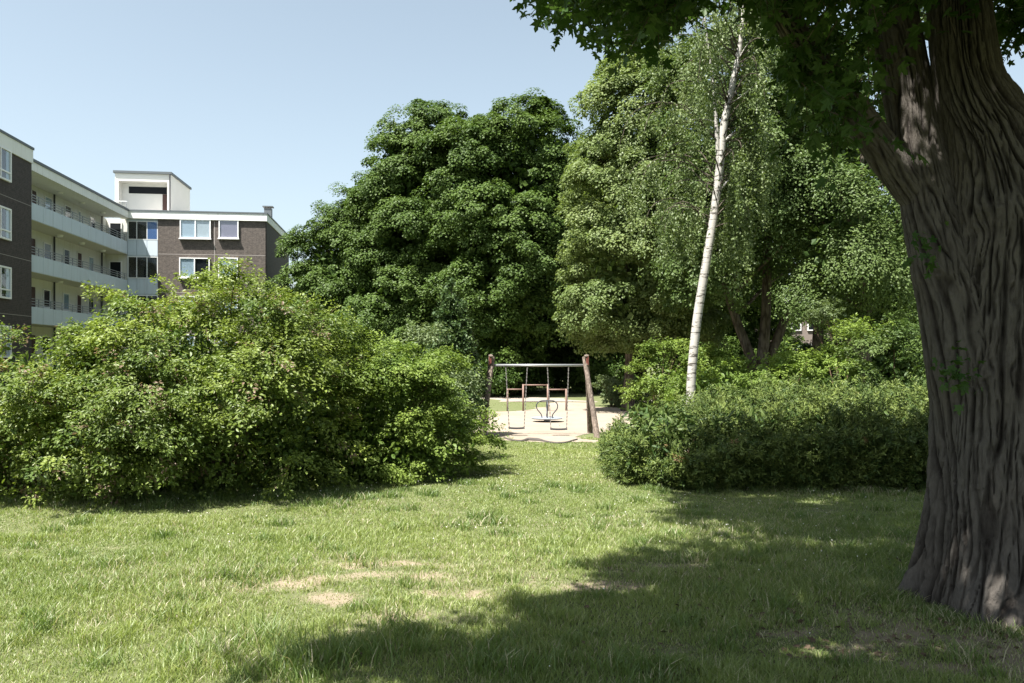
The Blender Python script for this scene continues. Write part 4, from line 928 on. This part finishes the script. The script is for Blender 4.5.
make_shrub('dark leafy shrub behind the left end of the large shrub', (px2x(300, 16), 16), [(0, 0, 1.0, 2.0, 1.2, 1.2), (-1.6, 0, .9, 1.6, 1.2, 1.1)], 'mid_green', 106, 420, .45, 46, .08, fill=2500)
# small blue green conical tree
rng = np.random.default_rng(41); cxy = (px2x(452, 20.5), 20.5)
cn = empty('conifer', (*cxy, gz(*cxy)), 'small blue green conical tree rising behind the shrubs left of the swing', 'tree'); P = []; Nn = []; X = []; hC = 4.0
nb = 520; z = hC * (1 - rng.random(nb) ** .62) * .97 + .1; a = rng.random(nb) * 2 * np.pi; ln = (.95 * (1 - z / hC) ** .75 + .08) * rng.uniform(.75, 1.2, nb)
dirs = np.stack([np.cos(a), np.sin(a), np.full(nb, .35)], 1); per = 60; f = rng.random((nb, per)) ** .7
P = dirs[:, None] * (ln[:, None] * f)[..., None] + np.stack([0 * f, 0 * f, z[:, None] - .25 * f ** 2 * ln[:, None]], -1) + rng.normal(size=(nb, per, 3)) * .05
X = unit(dirs[:, None] * .8 + rng.normal(size=(nb, per, 3)) * .6); Nn = unit(rng.normal(size=(nb, per, 3)) * .6 + [0, 0, .8])
leaf_object('crown', P.reshape(-1, 3), Nn.reshape(-1, 3), X.reshape(-1, 3), .085 * rng.uniform(.7, 1.3, nb * per), T_DIAMOND, M['conifer'], cn, np.clip(.6 * np.repeat(rng.random(nb), per) + .4 * rng.random(nb * per), 0, 1))
MB().tube([(0, 0, -.1), (0, 0, 1.5), (0, 0, hC)], [.07, .05, .01], 8).build('trunk', M['bark_far'], cn)

# hedge: dense fine needles on short upright sprays
def make_hedge():
    rng = np.random.default_rng(55); x0, x1, y0, y1 = 1.76, 10.5, 11.35, 14.3
    root = empty('hedge', (4.5, 12.6, gz(4.5, 12.6)), 'wide loose yew hedge with a sunlit top and shaded front beside the big trunk', 'hedge')
    n = 6000
    u, v = rng.random(n), rng.random(n); px_ = x0 + (x1 - x0) * u
    top = 1.08 + .34 * (fbm(px_ * .9, px_ * 0 + 2, 31, 3) - .5) - .62 * np.exp(-((px_ - x0) / .95) ** 2)
    kind = rng.random(n)                                   # front face or top surface
    fr = kind < .45
    yb = y0 + .35 * (fbm(px_ * 1.1, v * 2 + 9, 33, 3) - .5) + .75 * np.exp(-((px_ - x0) / .5) ** 2)
    Y = np.where(fr, yb + .18 * v, yb + .12 + (y1 - yb) * v)
    Z = np.where(fr, .06 + (.74 * top - .08) * rng.random(n) ** .9, top * (1 - .30 * np.exp(-((Y - yb) / .55) ** 2)) + rng.normal(size=n) * .05 + .30 * rng.random(n) * (rng.random(n) < .3))
    bulge = np.sin(np.clip(Z / 1.2, 0, 1) * np.pi) * .16
    Y = np.where(fr, Y - bulge, Y)
    C = np.stack([px_, Y, Z], 1)
    m = rng.random(n) < .12                                # left end
    C[m, 0] = x0 - .10 + .25 * rng.random(m.sum()) + .3 * (C[m, 1] - 13) ** 2 * .1; C[m, 1] = 11.8 + 2.3 * rng.random(m.sum()); C[m, 2] = .05 + (.45 + .5 * np.clip(C[m, 0] - x0 + .1, 0, 1)) * rng.random(m.sum())
    O = unit(np.stack([np.where(m, -.8, .0), np.where(fr & ~m, -.9, -.12), np.where(fr | m, .45, 1.0)], 1) + rng.normal(size=(n, 3)) * .45)
    ln = .31 * rng.uniform(.5, 1.7, n); per = 54
    f = rng.random((n, per)); lat = unit(rng.normal(size=(n, per, 3)))
    P = C[:, None] + O[:, None] * ((f - .35) * ln[:, None])[..., None] + lat * .042 * (1 - .6 * f)[..., None]
    P[..., 2] -= .10 * f ** 2 * ln[:, None] + 0
    X = unit(O[:, None] * .8 + lat * .9); Nn = unit(np.array([0, -.2, .7]) + .6 * rng.normal(size=(n, per, 3)))
    P[..., 2] += ground(P[..., 0], P[..., 1]); P = P.reshape(-1, 3) - np.array(root.location)
    t = np.clip(.6 * np.repeat(rng.random(n), per) + .4 * rng.random(n * per), 0, 1) ** 1.2; t = np.where((np.repeat(rng.random(n), per) < .004), 1.2, t)
    s = .052 * rng.uniform(.7, 1.4, len(P)); Nn, X = Nn.reshape(-1, 3), X.reshape(-1, 3)
    q = 14000; Pi = np.stack([rng.uniform(x0 + .25, x1, q), rng.uniform(y0 + .3, y1 - .1, q), rng.uniform(.05, 1.05, q)], 1); Pi[:, 2] += ground(Pi[:, 0], Pi[:, 1])
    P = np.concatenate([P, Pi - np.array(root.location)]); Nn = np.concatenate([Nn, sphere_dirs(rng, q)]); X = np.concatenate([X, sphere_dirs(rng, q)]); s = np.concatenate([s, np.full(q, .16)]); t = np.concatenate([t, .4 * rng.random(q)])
    tv = T_NEEDLE[0].copy(); tv[:, 1] *= 1.5
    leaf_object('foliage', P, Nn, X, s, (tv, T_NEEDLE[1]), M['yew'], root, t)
    for i in range(16):
        xx, yy = rng.uniform(x0 + .3, x1 - .1), rng.uniform(y0 + .4, y1 - .4); g = gz(xx, yy); a = np.array([xx, yy, g - .05]) - np.array(root.location)
        MB().tube(smooth_path([a, a + [rng.normal() * .1, rng.normal() * .1, .5], a + [rng.normal() * .25, rng.normal() * .25, .95]], 7), np.linspace(.03, .006, 7), 5).build('stem', M['stem'], root, smooth=True)
make_hedge()

make_shrub('bright bushy shrub at the edge of the sand just left of the birch', (px2x(660, 26), 26), [(0, 0, 1.0, 1.1, 1.0, 1.15), (1.2, -.3, 1.2, 1.2, .9, 1.3), (2.6, 0, 1.2, 1.4, 1.0, 1.3), (.5, .3, 1.9, 1.0, .7, .9)], 'shrub_bright', 111, 620, .38, 46, .075, fill=3000)
make_shrub('low grey green bush by the right post of the swing', (px2x(612, 33.5), 33.5), [(0, 0, .6, .6, .7, .75), (.8, 0, .7, .7, .7, .8)], 'shrub_grey', 112, 260, .34, 44, .08, fill=900)
make_shrub('loose light green shrub behind the middle of the hedge', (px2x(785, 17.5), 17.5), [(0, 0, 1.0, 1.4, 1.0, 1.30), (-1.5, .2, .9, 1.0, .9, 1.2), (1.3, .1, 1.1, 1.1, 1.0, 1.4)], 'shrub_bright', 113, 900, .36, 44, .062, fill=2500)
make_shrub('taller leafy shrub behind the hedge by the big trunk', (px2x(895, 17.0), 17.0), [(0, 0, 1.2, 1.1, 1.0, 1.4), (-.8, -.2, .9, .9, .9, 1.05), (.9, 0, 1.4, 1.2, 1.0, 1.5), (2.4, 0, 1.3, 1.4, 1.0, 1.4)], 'mid_green', 114, 620, .36, 44, .062, fill=2500)
make_shrub('tall sunlit sapling standing in the dark gap right of the house glimpse', (px2x(846, 21), 21), [(0, 0, 1.8, .45, .4, 1.3), (-.2, 0, 2.6, .35, .3, .9), (.35, 0, 1.2, .6, .5, .9)], 'shrub_grey', 115, 130, .26, 40, .06, fill=300, name='sapling', cat='sapling')
for i, (px, Y, lab) in enumerate([(480, 47, 'dark undergrowth bush left of the swing under the trees'), (512, 42.6, 'dark undergrowth bush straight behind the swing under the trees'), (585, 46, 'dark undergrowth bush behind the right post of the swing'), (868, 38, 'dark undergrowth bush right of the house glimpse'), (720, 40, 'dark undergrowth bush left of the house glimpse behind the birch'), (800, 41, 'dark undergrowth bush in front of the house glimpse')]):
    if i == 0: ub = make_shrub(lab, tb(px, Y), [(0, 0, 1.2, 2.0, 1.2, 1.4), (1.6, .2, 1.0, 1.8, 1.2, 1.2), (-1.6, .1, 1.1, 1.8, 1.2, 1.3)], 'maple_dark', 121, 420, .6, 40, .13, fill=2500, group='undergrowth bushes under the trees')
    else:
        x, y = tb(px, Y); copy_tree(ub, (x, y, gz(x, y)), 1.1 * i, (1.1, 1, 1.2), lab)

# ------------------------------------------------------------------ grass
def grass_blades(x, y, h, w, rng, lean=.95):
    n = len(x); a = rng.random(n) * 2 * np.pi; c, s = np.cos(a), np.sin(a)
    b = rng.random(n) * 2 * np.pi; ld = lean * h * rng.random(n) ** .7; lx, ly = np.cos(b) * ld, np.sin(b) * ld
    z0 = ground(x, y) - .004
    def pt(sg, f, wf): return np.stack([x + sg * c * w * wf + lx * f ** 1.8, y + sg * s * w * wf + ly * f ** 1.8, z0 + h * f * (1 - .12 * f)], 1)
    V = np.stack([pt(-1, 0, 1), pt(1, 0, 1), pt(1, .55, .75), pt(-1, .55, .75), pt(0, 1.0, 0)], 1).reshape(-1, 3)
    o = np.arange(n)[:, None] * 5
    return V, o + np.array([[0, 1, 2, 3]]), o + np.array([[3, 2, 4]])
rng = np.random.default_rng(7)
def sample(n, y0, y1, p, margin=1.1):
    q = rng.random(n); e = 2 - p; Y = (y0 ** e + q * (y1 ** e - y0 ** e)) ** (1 / e); X = (rng.random(n) * 2 - 1) * (.66 * Y + margin); return X, Y
X1, Y1 = sample(760000, 3.3, 20.0, 1.3)
X2, Y2 = sample(34000, 19.5, 38, 1.0)
X = np.concatenate([X1, X2]); Y = np.concatenate([Y1, Y2])
dm = dirt(X, Y); keep = rng.random(len(X)) > np.clip(dm * 1.3 - .2, 0, .66)
sand_in = in_poly(X, Y, SANDP); weed = fbm(X * 1.3, Y * .9, 44, 3)
patch = np.exp(-(((X + .35) / .5) ** 2 + ((Y - 20.3) / .9) ** 2)) + np.exp(-(((X - 1.75) / .55) ** 2 + ((Y - 21.0) / 1.0) ** 2)) + np.exp(-(((X - 3.6) / .7) ** 2 + ((Y - 30) / .6) ** 2))
keep &= ~sand_in | ((patch > .45) & (weed > .42)) | ((weed > .74) & (rng.random(len(X)) < .25))
keep &= ~((X > -4) & (Y > 36.9))
keep &= np.hypot(X - TX, Y - TY) > .55
X, Y = X[keep], Y[keep]
ln = fbm(X * .8, Y * .8, 51, 3); tuf = fbm(X * 2.6, Y * 2.6, 52, 3)
h = (.030 + .055 * np.clip((ln - .3) * 1.8, 0, 1) + .075 * np.clip((tuf - .56) * 4, 0, 1)) * rng.uniform(.55, 1.35, len(X))
h *= .86; h *= np.where(dirt(X, Y) > .22, .6, 1.0); h *= np.where(Y > 9, .85, 1.0) * np.interp(Y, [3, 6, 9, 20], [1.25, 1.1, .85, .8])
w = .0015 * (1 + Y / 6) * rng.uniform(.7, 1.3, len(X))
# longer tufts
tx, ty, th = [], [], []
TU = [(px2x(268, 5.0), 4.95, .20), (px2x(208, 4.75), 4.72, .18), (px2x(352, 4.7), 4.7, .2), (px2x(300, 4.6), 4.55, .17), (px2x(420, 4.8), 4.8, .15), (px2x(560, 4.6), 4.6, .16), (px2x(100, 4.6), 4.6, .13), (px2x(500, 4.5), 4.5, .18), (px2x(640, 4.5), 4.5, .17)]
for _ in range(190):
    yy = rng.uniform(3.9, 12); TU.append((rng.uniform(-.62, .62) * yy, yy, rng.uniform(.08, .16)))
for _ in range(70):                                     # along the foot of the shrubs and hedge
    q = rng.random()
    if q < .7: TU.append((rng.uniform(-8, -.9), 10.2 + rng.normal() * .35 + .28 * max(0, 1), .14))
    else: TU.append((rng.uniform(1.4, 8), 11.1 + rng.normal() * .2, .13))
for _ in range(75):                                     # round the foot of the big trunk
    q = rng.random() * 6.28; TU.append((TX + .74 * math.cos(q) + rng.normal() * .07, TY + .74 * math.sin(q) + rng.normal() * .07, rng.uniform(.06, .12)))
for cx_, cy_, hh in TU:
    q = int(rng.integers(50, 120)) if hh < .17 else 320; sp = .07 if hh < .17 else .13
    tx.append(cx_ + rng.normal(size=q) * sp); ty.append(cy_ + rng.normal(size=q) * sp * .8); th.append(.85 * hh * rng.uniform(.5, 1.25, q))
tx, ty, th = map(np.concatenate, (tx, ty, th))
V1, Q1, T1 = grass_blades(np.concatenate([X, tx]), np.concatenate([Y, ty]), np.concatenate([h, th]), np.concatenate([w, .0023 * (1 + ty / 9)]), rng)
nb = len(V1) // 5; AX, AY = V1[::5, 0], V1[::5, 1]
tint = np.clip(.15 + .75 * fbm(AX * .55, AY * .55, 61, 4) + .35 * (rng.random(nb) - .5), 0, 1)
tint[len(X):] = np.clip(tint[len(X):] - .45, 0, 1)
dryp = .05 + .22 * np.clip(dirt(AX, AY) * 1.6, 0, 1) + .14 * np.clip((fbm(AX * .9, AY * .9, 62, 3) - .5) * 4, 0, 1)
tint = np.where(rng.random(nb) < dryp, 1.2, tint)
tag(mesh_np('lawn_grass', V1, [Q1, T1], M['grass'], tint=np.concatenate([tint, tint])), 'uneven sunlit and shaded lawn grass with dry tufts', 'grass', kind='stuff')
# clover heads
q = 2600; X, Y = sample(q, 4.2, 17, 1.1, .2); cl = fbm(X * .7, Y * .7, 71, 3)
near = np.exp(-(((X - 2.3) / 1.6) ** 2 + ((Y - 8.9) / .9) ** 2)); keep = (rng.random(q) < np.clip((cl - .5) * 4, 0, .8) * np.clip((Y - 5) / 4, .05, 1)) | (rng.random(q) < near * .7)
keep &= dirt(X, Y) < .4; X, Y = X[keep], Y[keep]; r = .0065 * rng.uniform(.6, 1.25, len(X)); Zc = ground(X, Y) + rng.uniform(.04, .085, len(X))
oc = np.array([(1, 0, 0), (0, 1, 0), (-1, 0, 0), (0, -1, 0), (0, 0, 1), (0, 0, -1)], float); of = np.array([(0, 1, 4), (1, 2, 4), (2, 3, 4), (3, 0, 4), (1, 0, 5), (2, 1, 5), (3, 2, 5), (0, 3, 5)])
V = (np.stack([X, Y, Zc], 1)[:, None] + r[:, None, None] * oc[None]).reshape(-1, 3); Ft = (np.arange(len(X))[:, None, None] * 6 + of[None]).reshape(-1, 3)
tag(mesh_np('clover_flowers', V, [Ft], M['clover']), 'small white clover flowers scattered through the lawn', 'flowers', kind='stuff')

# dead leaves and bits of bark lying under the big tree
rng = np.random.default_rng(9); q = 900; X = TX + rng.normal(size=q) * 1.5 - .5; Y = TY - .5 + rng.normal(size=q) * .8
ok = (np.hypot(X - TX, Y - TY) > .62) & (Y > 3.6); X, Y = X[ok], Y[ok]; P = np.stack([X, Y, ground(X, Y) + rng.uniform(.008, .03, len(X))], 1)
V, polys, cnt = leaves(P, unit(rng.normal(size=P.shape) * .35 + [0, 0, 1]), unit(rng.normal(size=P.shape)), 0.036 * rng.uniform(.5, 1.3, len(P)), T_MAPLE)
tag(mesh_np('leaf_litter', V, polys, M['litter']), 'dry brown leaves scattered on the soil under the big maple', 'leaf litter', kind='stuff')
